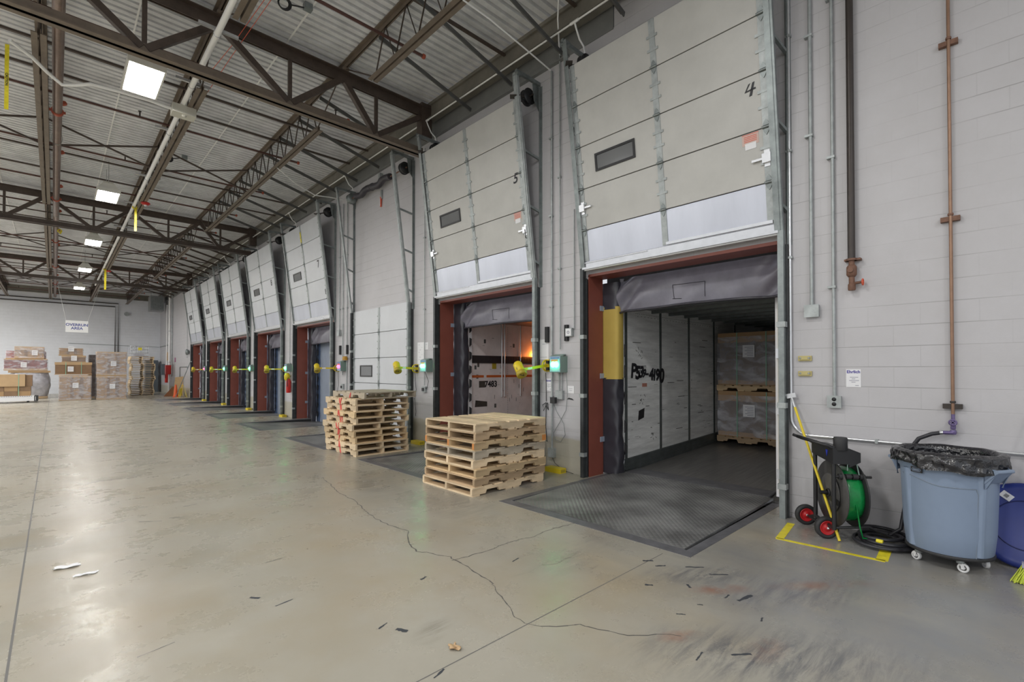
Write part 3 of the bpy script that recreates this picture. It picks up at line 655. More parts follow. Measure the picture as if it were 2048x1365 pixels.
# rear ends of the trailers parked at the other doors
for i in range(3, 8):
    _, c, h = DOORS[i]; a, b = c-h+.22, c+h-.22
    r = thing('semi_trailer', (7.5, c, 0), 'pale blue rear doors of the trailer parked at ' + SHORT[i], 'trailer', 'trailers closed at the far doors')
    for (q0, q1) in ((a, c-.01), (c+.01, b-.1)):
        MB().box(6.62, 6.66, q0, q1, -.45, 2.75).build('rear_door', TRDR, r)
    m = MB(); m.box(6.58, 6.68, b-.1, b+.12, -.45, 2.78); m.box(6.6, 6.68, a, b, 2.75, 2.8); m.build('rear_frame', M('trailer_frame_blue', (.10, .15, .26), .4), r)
    MB().box(6.68, 9, a, b, -.1, 2.8).build('cargo_body', TRDR, r)
    m = MB()
    for q in (c-.25, c+.25): m.cyl((6.60, q, .1), (6.60, q, 2.7), .014, 8)
    m.build('lock_rod', GALV, r)

# ------------------------------------------------------------------ pallets
def pallet_proto(L_, Wd, H, notch=True):
    """stringers run along local x, L_ long; base centred on the origin"""
    r = bpy.data.objects.new('wooden_pallet', None); C.objects.link(r); r.empty_display_size = .1
    tb = .017; hs = H-2*tb
    for k, y in enumerate((-Wd/2+.02, 0, Wd/2-.02)):
        x0, x1 = -L_/2, L_/2; z0, z1 = tb, tb+hs; nh = hs*.55
        pr = [(x0, z0)]
        for n0, n1 in ((-.33*L_, -.15*L_), (.15*L_, .33*L_)): pr += [(n0, z0), (n0+.02, z0+nh), (n1-.02, z0+nh), (n1, z0)]
        pr += [(x1, z0), (x1, z1), (x0, z1)]
        MB().prism([(x, y-.02, z) for x, z in pr], (0, .04, 0)).build('stringer', WOOD[0], r)
    n = 7
    for k in range(n):
        wb = L_/n*(.76 if 0 < k < n-1 else .94); xc = -L_/2+wb/2+(L_-wb)*k/(n-1)
        e_ = .012*((k*37) % 5-2)/2; MB().box(xc-wb/2, xc+wb/2, -Wd/2+e_, Wd/2+e_*.7, H-tb, H-.001*(k % 2)).build('deck_board', WOOD[0], r)
    for xc in (-L_/2+.07, -.02*L_, .02*L_+.09, L_/2-.07):
        MB().box(xc-.06, xc+.06, -Wd/2, Wd/2, 0, tb).build('bottom_board', WOOD[0], r)
    return r
ORDN = ['bottom', 'second from the bottom', 'third from the bottom', 'fourth from the bottom', 'fifth from the bottom', 'sixth from the bottom', 'seventh from the bottom', 'eighth from the bottom', 'ninth from the bottom', 'topmost']
def paint(o, mat):
    for ch in o.children:
        ch.data = ch.data.copy(); ch.data.materials[0] = mat
protos = {}
def pallet(kind, loc, rz, wood, label, group):
    key = (kind, wood)
    if key not in protos:
        p_ = pallet_proto(*{'near': (1.36, 1.14, .1175), 'back': (1.36, 1.14, .1215), 'load': (1.2, 1.05, .12)}[kind])
        for ch in p_.children: ch.data.materials[0] = WOOD[wood]
        protos[key] = p_; o = p_
    else: o = copy_tree(protos[key])
    o.location = loc; o.rotation_euler = (0, 0, rz); tag(o, label, 'pallet', group, 'thing')
    return o
look = ['whitish', 'brown', 'tan', 'pale', 'grey', 'orange-ended', 'weathered', 'clean']
woods = [0, 2, 1, 0, 3, 1, 2, 0]
near = []
for k in range(8):
    nm = 'topmost' if k == 7 else ORDN[k]
    o = pallet('near', (4.625+rnd.uniform(-.012, .02)+(-.03 if k == 0 else 0), 5.40+rnd.uniform(-.012, .012), k*.1175), R(rnd.uniform(-.6, .6)), woods[k],
        'wooden pallet, %s of the near stack of eight' % nm, 'pallets in the near stack of eight')
    near.append(o)
for ch in near[5].children:      # orange painted stringer ends on one pallet
    pass
Mx5 = __import__('mathutils').Matrix.Translation(wloc(near[5]))
for bxx in [(-.683, -.680, y-.02, y+.02, .02, .1) for y in (-.55, 0, .55)] + [(.60, .681, -.572, -.570, .018, .1)]:
    ob = MB().box(*bxx).build('painted_end', WOODX, near[5]); ob.data.transform(Mx5); ob['label'] = 'orange painted end'
woods = [0, 0, 1, 1, 0, 0, 1, 0, 0, 3]; back = []
for k in range(10):
    dx = -.04 if k == 4 else rnd.uniform(-.03, .03); dy = rnd.uniform(-.02, .02)+(.06 if k == 4 else 0)
    if k == 9: dx, dy = .12, -.10
    o = pallet('back', (4.68+dx, 9.26+dy, k*.1215), R(90+rnd.uniform(-1, 1)), woods[k],
        'wooden pallet, %s of the stack of ten with red paint' % ORDN[k], 'pallets in the stack of ten')
    back.append(o)
    if True:    # red spray line down the notched side that faces the room
        Mx = __import__('mathutils').Matrix.Translation(wloc(o))
        m = MB(); P = [(-.06+.05*math.sin((k*.1215+q*.03)*8.5)+.035*math.sin((k*.1215+q*.03)*3.1+1)-(dy if k else 0)*0, .5725+(-dx if False else 0), .004+q*.0284) for q in range(5)]
        m.tube(P, [.011+.005*math.sin(k*2.1+q) for q in range(5)], 6); sp = m.build('spray_mark', M('red_spray', (.75, .10, .09), .6) if k == 0 else bpy.data.materials['red_spray'], o); sp.data.transform(Mx); sp['label'] = 'red spray paint mark'

def small_pallet_mesh(L_, Wd, H):
    m = MB()
    for y in (-Wd/2+.03, 0, Wd/2-.03): m.box(-L_/2, L_/2, y-.03, y+.03, .015, H-.015)
    for k in range(6):
        x = -L_/2+.07+(L_-.14)*k/5; m.box(x-.065, x+.065, -Wd/2, Wd/2, H-.017, H)
    for x in (-L_/2+.06, 0, L_/2-.06): m.box(x-.06, x+.06, -Wd/2, Wd/2, 0, .017)
    return m
proto = None
NTH = ['lowest', 'second', 'third', 'fourth', 'fifth', 'sixth', 'seventh', 'eighth', 'ninth', 'tenth', 'eleventh', 'twelfth', 'thirteenth', 'fourteenth', 'fifteenth', 'sixteenth', 'seventeenth', 'eighteenth', 'nineteenth', 'twentieth', 'twenty-first', 'uppermost']
for k in range(22):
    if proto is None: proto = small_pallet_mesh(1.2, 1.25, .115).build('wooden_pallet', WOOD[0]); o = proto
    else: o = proto.copy(); C.objects.link(o)
    o.location = (4.16+.03*math.sin(k*.9)+(.05 if 8 < k < 18 else 0), 39.9+.05*math.cos(k*1.7), k*.115); o.rotation_euler = (0, 0, R(90+rnd.uniform(-1.5, 1.5)))
    tag(o, 'dark wooden pallet, %s%s in the tall stack near the far corner' % (NTH[k], '' if k in (0, 21) else ' from the floor'), 'pallet', 'pallets in the tall far stack', 'thing')
m = MB()
r = thing('wire_cage', (4.05, 39.9, 2.53), 'silver wire cage on top of the tall far pallet stack', 'wire cage')
for z in (2.55, 2.78, 3.0, 3.2): m.tube([(3.55,39.4,z),(4.5,39.4,z),(4.5,40.3,z),(3.55,40.3,z)], .014, 6, True)
for x in (3.55, 3.79, 4.02, 4.26, 4.5):
    for y in (39.4, 40.3): m.cyl((x, y, 2.53), (x, y, 3.2), .012, 6)
m.build('wire_frame', BRIGHT, r)
MB().box(3.95, 4.15, 39.38, 39.39, 2.95, 3.12).build('tag', YELT, r, 'yellow tag')
MB().box(3.72, 4.3, 39.5, 40.2, 2.53, 2.72).build('liner', SILVER, r)

# ------------------------------------------------------------------ wrapped and strapped loads
def load(name, x0, x1, y0, y1, z0, z1, label, body=CARD, cap=.12, base=.1, film=True, slips=((.5, .55),), straps=0, capm=CARDL, group=None, seam=True, cat='pallet load', fm=None):
    r = thing(name, ((x0+x1)/2, (y0+y1)/2, z0), label, cat, group)
    m = MB(); m.box(x0+.02, x1-.02, y0+.02, y1-.02, z0+base*.5, z1-cap*.5); m.build('cartons', body, r)
    if seam:
        m = MB(); k = max(2, int((x1-x0)/.32))
        for q in range(1, k): xx = x0+(x1-x0)*q/k; m.box(xx-.006, xx+.006, y0+.014, y0+.02, z0+base, z1-cap)
        m.box(x0+.02, x1-.02, y0+.015, y0+.02, (z0+z1)/2-.006, (z0+z1)/2+.006)
        if film and body is CARD: m.box(x0+(x1-x0)*.34, x0+(x1-x0)*.44, y0+.012, y0+.02, z0+base, z1-cap); m.box(x0+(x1-x0)*.62, x0+(x1-x0)*.74, y0+.012, y0+.02, z0+base, z1-cap)
        m.build('carton_seam', CARDD, r)
    if cap: MB().box(x0, x1, y0, y1, z1-cap, z1).build('lid_tray', capm, r)
    if base: MB().box(x0, x1, y0, y1, z0, z0+base).build('base_tray', CARDL, r)
    if film:
        m = MB()
        def side(u, v):
            t = u*4; k = int(t) % 4; f_ = t-int(t); xx = (x0+(x1-x0)*f_, x1, x1-(x1-x0)*f_, x0)[k]; yy = (y0, y0+(y1-y0)*f_, y1, y1-(y1-y0)*f_)[k]
            q = .012+.008*math.sin(17*v+9*u*3)
            n_ = ((0,-1),(1,0),(0,1),(-1,0))[k]
            return (xx+n_[0]*q, yy+n_[1]*q, z0+.03+(z1-z0-.06)*v)
        m.grid(side, 64, 24); m.build('stretch_film', fm or FILM, r)
    for (u, v) in slips:
        xx = x0+(x1-x0)*u; zz = z0+(z1-z0)*v; s_ = MB().box(xx-.12, xx+.12, y0-.035, y0-.03, zz-.14, zz+.14).build('shipping_label', PAPER, r)
        m = MB()
        for q in range(6): m.box(xx-.09, xx+.02+.07*((q*7) % 3-1), y0-.037, y0-.035, zz-.10+q*.034, zz-.088+q*.034)
        m.build('label_print', GREYL, s_)
    if straps:
        m = MB()
        for q in range(straps):
            xx = x0+(x1-x0)*(q+.7)/(straps+.4); m.box(xx-.012, xx+.012, y0-.006, y0, z0, z1); m.box(xx-.012, xx+.012, y0, y1, z1, z1+.005)
        m.build('strap', STRAPG, r)
    return r
# inside the open trailer, resting on pallets
GL = 'pallet loads inside the open trailer'
zt = tz(10)+.005
bx0 = 9.92
def tload(z0, z1, label):
    x0, x1, ya, yb = bx0+.05, bx0+1.15, 3.12, 4.24
    r = thing('pallet_load', ((x0+x1)/2, (ya+yb)/2, z0), label, 'pallet load', GL)
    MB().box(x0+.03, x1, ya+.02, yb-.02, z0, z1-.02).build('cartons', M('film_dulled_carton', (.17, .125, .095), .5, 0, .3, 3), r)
    MB().box(x0, x1, ya, yb, z1-.2, z1).build('lid_tray', CARD, r); MB().box(x0, x1, ya, yb, z0, z0+.1).build('base_tray', CARD, r)
    def side(u, v): q = .01*math.sin(21*v+13*u); return (x0-.012+q, yb+.01-(yb-ya+.02)*u, z0+.02+(z1-z0-.1)*v)
    MB().grid(side, 40, 30).build('stretch_film', FILM, r)
    yy, zz = (3.62, z1-.38)
    s_ = MB().box(x0-.04, x0-.03, yy-.11, yy+.11, zz-.12, zz+.12).build('shipping_label', PAPER, r)
    m = MB()
    for q in range(6): m.box(x0-.043, x0-.04, yy-.09, yy+.03+.04*(q % 2), zz-.095+q*.033, zz-.083+q*.033)
    m.build('label_print', GREYL, s_)
    m = MB()
    for yy in (3.85, 3.3): m.box(x0-.03, x0-.025, yy-.008, yy+.008, z0, z1)
    m.build('strap', STRAPG, r)
pallet('load', (bx0+.6, 3.68, .172), R(90), 2, 'wooden pallet under the lower load inside the open trailer', 'pallets inside the open trailer')
tload(.294, 1.215, 'lower wrapped carton load on a pallet inside the open trailer')
pallet('load', (bx0+.6, 3.68, 1.218), R(90), 1, 'wooden pallet between the two loads inside the open trailer', 'pallets inside the open trailer')
tload(1.34, 2.40, 'upper wrapped carton load stacked inside the open trailer')
# far end of the room
load('pallet_load', .20, 1.52, 35.5, 36.7, 0, 1.36, 'wrapped carton load on the floor, bottom of the middle far pile', slips=((.5, .6),), group='far wrapped loads')
load('pallet_load', .02, 1.55, 35.9, 37.0, 1.40, 2.08, 'dark brown carton load with green straps, second tier of the middle far pile', CARDD, .14, .04, False, ((.42, .45),), 2, group='far wrapped loads')
load('pallet_load', .30, 1.30, 36.2, 37.2, 2.085, 2.46, 'small carton load below the topmost one of the middle far pile', CARDD, .1, .04, True, ((.5, .6),), fm=FILMD, group='far wrapped loads')
load('pallet_load', .18, 1.18, 36.2, 37.2, 2.465, 2.86, 'open tan carton tray, topmost of the middle far pile', CARD, .02, .05, True, ((.5, .9),), fm=FILMD, group='far wrapped loads')
load('pallet_load', 1.72, 3.03, 35.3, 36.5, 0, 1.34, 'wrapped carton load on the floor below another, next to the tall pallet stack', slips=((.52, .55),), group='far wrapped loads')
load('pallet_load', 1.72, 3.03, 35.3, 36.5, 1.345, 2.68, 'wrapped carton load stacked on another, next to the tall pallet stack', slips=((.55, .5),), group='far wrapped loads')
load('pallet_load', 1.46, 2.6, 37.4, 38.5, 0, 2.55, 'tall dark wrapped load hidden behind the two carton piles', GOODS, .0, .1, True, (), fm=FILMD, group='far wrapped loads')
load('pallet_load', -2.02, -.28, 38.6, 40.4, 1.62, 2.28, 'dark red wrapped goods load, middle of the left far pile', GOODR, .06, .12, True, ((.45, .5),), fm=FILM, group='far wrapped loads', seam=False)
load('pallet_load', -1.62, -.42, 38.7, 39.6, 2.30, 2.98, 'wrapped carton load, topmost of the left far pile', CARD, .2, .14, True, ((.68, .5),), group='far wrapped loads')
load('pallet_load', -2.0, -.35, 39.64, 40.4, 2.30, 2.75, 'dark wrapped goods behind the topmost carton of the left far pile', GOODR, 0, .05, True, (), group='far wrapped loads', seam=False)
r = thing('pallet_load', (-1.0, 39.2, 0), 'bulging silver film wrapped load, bottom of the left far pile', 'pallet load', 'far wrapped loads')
m = MB()
def blob(u, v):
    t = 2*math.pi*u; s1 = math.copysign(abs(math.cos(t))**.5, math.cos(t)); s2 = math.copysign(abs(math.sin(t))**.5, math.sin(t)); q = .86+.16*math.sin(v*2.9)+.015*math.sin(19*v+7*t)
    return (-1.0+.85*s1*q, 39.2+.55*s2*q, .14+1.38*v)
m.grid(blob, 48, 24); m.build('wrapped_goods', SILVER, r); MB().box(-1.85, -.15, 38.65, 39.75, 1.5, 1.615).build('lid_tray', CARDL, r)
MB().box(-1.75, -.25, 38.7, 39.7, .03, .14).build('base_tray', WOOD[2], r)
m = MB(); m.box(-1.7, -.3, 38.75, 39.65, 0, .03); m.build('skid', WOOD[2], r)
# strapped cartons on a low white cart
r = thing('low_cart', (-1.9, 35.2, 0), 'low white cart at the left edge carrying strapped cartons', 'cart')
MB().box(-3.2, -.72, 34.5, 35.7, .09, .34).build('cart_deck', PAPER, r)
m = MB()
for k in range(30): m.box(-3.15+k*.08, -3.11+k*.08, 34.485, 34.5, .305, .335)
m.build('slotted_edge', GREYL, r)
MB().box(-.72, -.58, 34.55, 35.6, .06, .33).build('end_bumper', BLACK, r); MB().box(-.68, -.66, 34.53, 34.55, .1, .3).build('plate', PAPER, r)
for x in (-3.0, -.95):
    for y in (34.6, 35.6):
        MB().cyl((x, y-.02, .045), (x, y+.02, .045), .045, 12).build('wheel', RUBBER, r)
for k in range(4):
    for q in range(2):
        x0 = -2.72+k*.47; m = MB(); m.box(x0, x0+.46, 34.6, 35.5, .345+q*.24, .58+q*.24)
        o = m.build('carton', CARD if (k+q) % 2 else CARDD); tag(o, 'brown carton in the %s row on the low white cart, %s from the right end' % (('lower', 'upper')[q], ('fourth', 'third', 'second', 'first')[k]), 'carton', 'cartons on the low white cart', 'thing')
o = MB().box(-2.72, -1.05, 34.55, 35.45, .825, 1.43).build('carton', CARDL); tag(o, 'big tan carton with green straps lying across the cartons on the low cart', 'carton', None, 'thing')
m = MB()
for x in (-2.0, -1.28): m.box(x-.012, x+.012, 34.543, 34.55, .35, 1.432); m.box(x-.012, x+.012, 34.55, 35.45, 1.43, 1.436)
m.build('strap', STRAPG, o)
o = MB().box(-1.04, -.80, 34.62, 35.5, .825, 1.40).build('carton', CARDD); tag(o, 'dark narrow carton standing at the right end of the low cart', 'carton', None, 'thing')

# ------------------------------------------------------------------ fittings on the dock wall
def one(name, mb, mat, label, cat, group=None):
    return tag(mb.build(name, mat), label, cat, group, 'thing')
def vpipe(name, y, z0, z1, r_, mat, label, cat, group=None, off=.03, straps=()):
    r = thing(name, (W-off, y, z0), label, cat, group)
    MB().cyl((W-off, y, z0), (W-off, y, z1), r_, 12).build('tube', mat, r)
    for z in straps:
        m = MB(); m.box(W-off-r_-.004, W-.001, y-r_-.005, y+r_+.035, z-.012, z+.012); m.build('clip', GALV, r)
    return r
# right of door 4
r = thing('conduit', (W-.03, 1.715, .9), 'shiny conduit beside the dock door painted 4 that bends along the wall behind the bin', 'conduit')
P = [(W-.03, 1.715, 7.2), (W-.03, 1.715, 1.12)] + [(W-.03, 1.715-.19*(1-math.cos(t)), 1.12-.19*math.sin(t)) for t in [R(q) for q in (15,30,45,60,75,90)]] + [(W-.03, -2.5, .93)]
MB().tube(P, .015, 10).build('tube', BRIGHT, r)
m = MB()
for z in (2.9, 4.1, 5.4): m.box(W-.05, W-.001, 1.69, 1.745, z-.012, z+.012)
for y in (.95, -.1): m.box(W-.05, W-.001, y-.012, y+.012, .91, .95)
m.build('clip', GALV, r)
r = vpipe('conduit', 1.505, 2.34, 7.2, .0185, GALV, 'conduit ending in a square cover box, second from the dock door painted 4', 'conduit', straps=(4.2, 5.3))
m = MB(); m.box(W-.05, W-.001, 1.44, 1.57, 2.22, 2.345); m.box(W-.056, W-.05, 1.435, 1.575, 2.215, 2.35); m.build('junction_box', GALV, r)
r = vpipe('conduit', 1.303, 1.37, 7.2, .0165, GALV, 'conduit running down to the double socket near the reel cart', 'conduit', straps=(2.52, 3.9, 5.6))
r = thing('wall_outlet', (W-.03, 1.303, 1.25), 'grey metal double socket on the block wall near the reel cart', 'socket')
m = MB(); m.box(W-.05, W-.001, 1.245, 1.362, 1.25, 1.368); m.box(W-.056, W-.05, 1.24, 1.367, 1.245, 1.373); m.build('box', GALV, r)
for z in (1.285, 1.335): MB().lathe([(.0, -.001), (.02, 0), (.02, .004), (0, .005)], (W-.056, 1.303, z), 14, (-1,0,0)).build('receptacle', BLACK, r)
r = thing('sprinkler_riser', (W-.06, 1.138, 2.47), 'thick dark iron pipe ending in a rusty drain valve on the wall', 'pipe')
MB().cyl((W-.06, 1.138, 2.77), (W-.06, 1.138, 7.25), .033, 14).build('tube', DKPIPE, r)
m = MB(); m.box(W-.075, W-.001, 1.06, 1.20, 2.765, 2.785); m.lathe([(.05,-.01),(.05,.01)], (W-.06, 1.138, 2.775), 16); m.build('clamp', RUST, r)
m = MB(); m.cyl((W-.06, 1.138, 2.49), (W-.06, 1.138, 2.77), .026, 12); m.lathe([(.032,0),(.045,.02),(.045,.1),(.032,.12)], (W-.06, 1.138, 2.60), 14); m.cyl((W-.10, 1.138, 2.66), (W-.13, 1.138, 2.66), .025, 10); m.lathe([(.03,0),(.034,.01),(.034,.06),(.02,.08)], (W-.06, 1.138, 2.46), 12); m.cyl((W-.06, 1.138, 2.53), (W-.06, 1.05, 2.535), .014, 8); m.build('drain_valve', RUST, r, 'rusty drain valve')
m = MB(); m.torus((W-.06, 1.045, 2.535), .03, .007, (0,1,0), 14, 6); m.bar((W-.09, 1.045, 2.535), (W-.03, 1.045, 2.535), .008, .008); m.build('valve_wheel', INKR, r, 'red valve wheel')
r = thing('copper_pipe', (W-.04, .385, 1.1), 'brown copper pipe running down to a hose tap above the grey bin', 'pipe')
MB().cyl((W-.04, .385, 1.24), (W-.04, .385, 7.2), .0135, 12).build('tube', COPPER, r)
for z in (4.66, 3.03, 1.31):
    m = MB(); m.box(W-.045, W-.001, .32, .455, z-.022, z+.022); m.lathe([(.02,-.01),(.022,.0),(.02,.01)], (W-.04, .385, z+.04), 12); m.build('clamp', DKPIPE if z < 2 else RUST, r)
m = MB(); m.cyl((W-.04, .385, 1.10), (W-.04, .385, 1.24), .014, 12); m.lathe([(.018,0),(.02,.01),(.02,.03),(.018,.04)], (W-.04, .385, 1.10), 10); m.lathe([(.02,-.02),(.026,0),(.02,.02)], (W-.04, .385, 1.075), 12); m.cyl((W-.05, .39, 1.07), (W-.07, .46, 1.068), .017, 10); m.build('tap_body', PURPLE, r, 'purplish hose tap')
m = MB(); m.torus((W-.075, .385, 1.165), .026, .007, (1,0,0), 12, 6); m.bar((W-.075, .36, 1.165), (W-.075, .41, 1.165), .008, .012); m.bar((W-.075, .385, 1.14), (W-.075, .385, 1.19), .012, .008); m.build('tap_wheel', PURPLE, r)
MB().lathe([(.02,-.012),(.022,0),(.02,.012)], (W-.072, .467, 1.068), 12, (-.2,.95,0)).build('hose_clamp', BRIGHT, r)
one('hose', MB().tube([(W-.07,.46,1.068),(W-.09,.53,1.05),(W-.10,.62,1.0),(W-.09,.68,.9),(W-.08,.70,.7),(W-.07,.72,.4),(W-.09,.76,.12),(W-.14,.84,.05)], .018, 10), HOSE, 'black hose dropping from the tap on the copper pipe behind the bin', 'hose')
for z, q in ((1.77, 'upper'), (1.603, 'lower')):
    r = thing('wall_bracket', (W, 1.58, z-.03), '%s of two small yellowish brackets bolted to the block wall' % q, 'bracket')
    m = MB(); m.box(W-.02, W-.001, 1.515, 1.645, z-.028, z+.028); m.box(W-.035, W-.02, 1.53, 1.63, z-.015, z+.02); m.build('plate', M('yellow_zinc', (.52, .45, .20), .4, .3), r)
    for y in (1.54, 1.62): MB().lathe([(.014,0),(.014,.012),(.006,.02)], (W-.02, y, z+.003), 8, (-1,0,0)).build('bolt', GALV, r)
def paper(y, z, w_, h_, label, prints, cat='notice', mat=None):
    r = thing('wall_notice', (W, y, z-h_/2), label, cat)
    MB().box(W-.004, W-.001, y-w_/2, y+w_/2, z-h_/2, z+h_/2).build('sheet', mat or PAPER, r)
    for k, (txt, dy, dz, sz, mt, bold) in enumerate(prints):
        if txt: MB().text(txt, (W-.004, y-dy, z+dz), (0,-1,0), (0,0,1), sz, bold).build('print', mt, r)
        else: MB().box(W-.0055, W-.004, y-dy-sz/2, y-dy+sz/2, z+dz-.003, z+dz+.003).build('print_line', mt, r)
    return r
E_ = [('Ehrlich', 0, .065, .042, INKB, .0012), ('', .005, .01, .07, GREYL, 0), ('', 0, -.007, .03, GREYL, 0), ('', .005, -.024, .085, GREYL, 0), ('', 0, -.04, .035, GREYL, 0), ('', .03, -.075, .03, GREYL, 0)]
paper(1.142, 1.558, .127, .185, 'white service card with blue heading on the block wall left of the copper pipe', E_)
paper(5.355, 1.40, .12, .2, 'white service card with blue heading below the yellow lamp by the door painted 5', E_)
paper(5.47, 1.99, .22, .34, 'plain white notice above the yellow dock lamp by the dock door painted 5', [('', 0, .09, .06, GREYL, 0), ('', 0, -.13, .15, GREYL, 0)])
paper(4.885, 1.33, .13, .12, 'small white notice below the green light beside the dock door painted 4', [('', 0, .015, .07, GREYL, 0), ('', 0, -.015, .06, GREYL, 0)])
r = paper(9.22, 1.99, .26, .56, 'white checklist board on the pier between the closed door and the dock door painted 5', [('', (-.06, .05, -.02)[k % 3], .22-.055*k, (.05, .03, .07)[k % 3], GREYL, 0) for k in range(9)], 'board')
paper(8.99, 2.18, .12, .16, 'small white sticker above the green light of the dock door painted 5', [('', 0, .03, .05, GREYL, 0)])
m = MB(); m.box(W-.006, W-.002, 4.84, 4.97, 1.15, 1.19)
one('torn_tape', MB().prism([(W-.003, 4.97, 1.17), (W-.003, 4.93, 1.20), (W-.003, 4.86, 1.19), (W-.003, 4.82, 1.16), (W-.003, 4.86, 1.165), (W-.003, 4.93, 1.175)], (.002,0,0)), BLACK, 'torn scrap of black tape on the pier left of the dock door painted 4', 'tape scrap')

# piers: conduits, traffic lights, arm lamps, sockets, rubber strips, chocks
def signal(y, z, label, green=True, full=True):
    r = thing('dock_signal', (W, y, z-.14), label, 'signal light', 'dock signal lights on the piers')
    m = MB(); m.box(W-.17, W-.001, y-.115, y+.115, z-.14, z+.12); m.prism([(W-.17, y-.115, z+.12), (W-.17, y+.115, z+.12), (W-.06, y+.09, z+.155), (W-.06, y-.09, z+.155)], (.05, 0, 0)); m.build('housing', GREENBOX, r)
    fc = MB().box(W-.178, W-.17, y-.105, y+.105, z-.13, z+.115).build('face_plate', BLUEF, r)
    m = MB(); m.box(W-.181, W-.178, y-.06, y+.075, z+.03, z+.066); m.build('caption_plate', INKR, fc)
    m = MB(); m.box(W-.181, W-.178, y-.09, y+.09, z+.08, z+.10); m.build('caption_band', INKN, fc)
    m = MB(); m.lathe([(.05,0),(.048,.015),(.03,.035),(0,.042)], (W-.178, y+.035, z-.015), 18, (-1,0,0)); m.lathe([(.05,0),(.048,.015),(.03,.035),(0,.042)], (W-.178, y-.035, z-.015), 18, (-1,0,0)); m.build('lens', GRNL if green else REDL, r, 'lit green lens' if green else 'lit red lens')
    return r
def arm_lamp(y, z, label, yaw=0., L_=.56, drop=.07, col=YEL):
    r = thing('dock_lamp', (W, y, z-.12), label, 'dock lamp', 'yellow arm lamps beside the doors')
    m = MB(); m.box(W-.03, W-.001, y-.05, y+.05, z-.1, z+.1); m.torus((W-.05, y, z), .085, .014, (0,1,0), 20, 6); m.build('wall_plate', col, r)
    m = MB()
    for q in (.055, -.055): m.box(W-.07, W-.02, y-.06, y-.02, z+q-.025, z+q+.025)
    m.build('pivot', BLACK, r)
    d_ = V((-math.cos(yaw), math.sin(yaw), 0)); p0 = V((W-.04, y, z)); p1 = p0+d_*L_+V((0,0,-drop))
    ar = MB().bar(p0, p1, .018, .045).build('arm', col, r)
    MB().bar(p0+(p1-p0)*.62, p0+(p1-p0)*.8, .022, .034).build('arm_label', PAPER, ar)
    hd = V((.15, .55, .65)).normalized(); c_ = p1+V((-.03, .03, .0))
    MB().lathe([(.0,-.14),(.055,-.14),(.075,-.11),(.075,.05),(.06,.06)], c_, 20, hd*-1).build('lamp_can', col, r)
    MB().lathe([(.075,.05),(.085,.06),(.085,.12),(.07,.125),(0,.11)], c_, 20, hd*-1).build('lamp_rim', OLIVE, r)
    a_ = c_+hd*.1; b_ = c_-hd*.05
    MB().tube([a_+V((-.06,-.04,0)), a_+V((-.09,-.07,-.06)), c_+V((-.07,-.08,-.08)), b_+V((-.02,-.09,-.06)), p1+V((0,-.02,-.03))], .006, 6).build('lamp_cord', BLACK, r)
    return r
def cord(pts, label, r_=.006, mat=None, cat='cord', group=None): return one('power_cord', MB().tube(pts, r_, 6), mat or BLACK, label, cat, group)
def chock(y, x, label):
    r = thing('yellow_block', (x, y, 0), label, 'yellow block', 'yellow blocks on the floor by the doors')
    m = MB(); m.box(x-.075, x+.075, y-.16, y+.16, 0, .075); m.build('body', YEL, r)
    MB().box(x-.05, x+.05, y-.163, y-.16, .015, .06).build('end_plate', OLIVE, r)
def rubber(y, z, label, group='black rubber strips on the piers'):
    one('rubber_strip', MB().prism([(W-.001, y-.035, z-.13), (W-.05, y-.03, z-.13), (W-.05, y-.005, z-.13), (W-.02, y, z-.13), (W-.05, y+.005, z-.13), (W-.05, y+.03, z-.13), (W-.001, y+.035, z-.13)], (0,0,.26)), RUBBER, label, 'rubber strip', group)
# pier between doors 5 and 4
A = 'the pier between doors 4 and 5'
r = vpipe('conduit', 5.262, .34, 6.62, .017, GALV, 'thicker conduit down ' + A + ' to the low grey box', 'conduit', straps=(1.2, 2.7, 4.2, 5.5))
MB().box(W-.06, W-.001, 5.20, 5.33, .21, .36).build('junction_box', GALV, r)
r = vpipe('conduit', 5.085, 1.98, 6.95, .012, GALV, 'thin conduit down ' + A + ' into the green signal light', 'conduit', straps=(3.3, 4.8))
signal(5.07, 1.745, 'green signal light in a grey box left of the dock door painted 4')
r = thing('conduit', (W-.025, 5.06, 1.3), 'pair of short conduits below the green signal light left of the dock door painted 4', 'conduit')
for y in (5.11, 5.055): MB().cyl((W-.025, y, 1.30), (W-.025, y, 1.605), .011, 8).build('tube', GALV, r)
r = thing('wall_outlet', (W-.03, 5.13, 1.16), 'grey socket with a black plug on the pier between doors 4 and 5', 'socket')
m = MB(); m.box(W-.055, W-.001, 5.02, 5.17, 1.17, 1.31); m.build('box', GALV, r); MB().box(W-.11, W-.055, 5.135, 5.235, 1.10, 1.20).build('plug', BLACK, r)
arm_lamp(5.38, 1.72, 'yellow arm lamp reaching across the right side of the door painted 5')
rubber(5.375, 2.235, 'left of two black rubber strips on ' + A); rubber(4.955, 2.24, 'black rubber strip behind the round white sensor on ' + A)
r = thing('wall_sensor', (W-.05, 4.885, 2.2), 'square white plate with a round sensor left of the dock door painted 4', 'sensor')
MB().box(W-.06, W-.001, 4.82, 4.95, 2.18, 2.31).build('box', GALV, r); MB().box(W-.068, W-.06, 4.83, 4.94, 2.19, 2.30).build('cover', PAPER, r); MB().torus((W-.07, 4.885, 2.245), .02, .005, (1,0,0), 14, 6).build('ring', GREYL, r)
r = vpipe('conduit', 4.80, 2.3, 4.2, .009, GALV, 'short thin conduit rising from the round sensor by the dock door painted 4', 'conduit', off=.02)
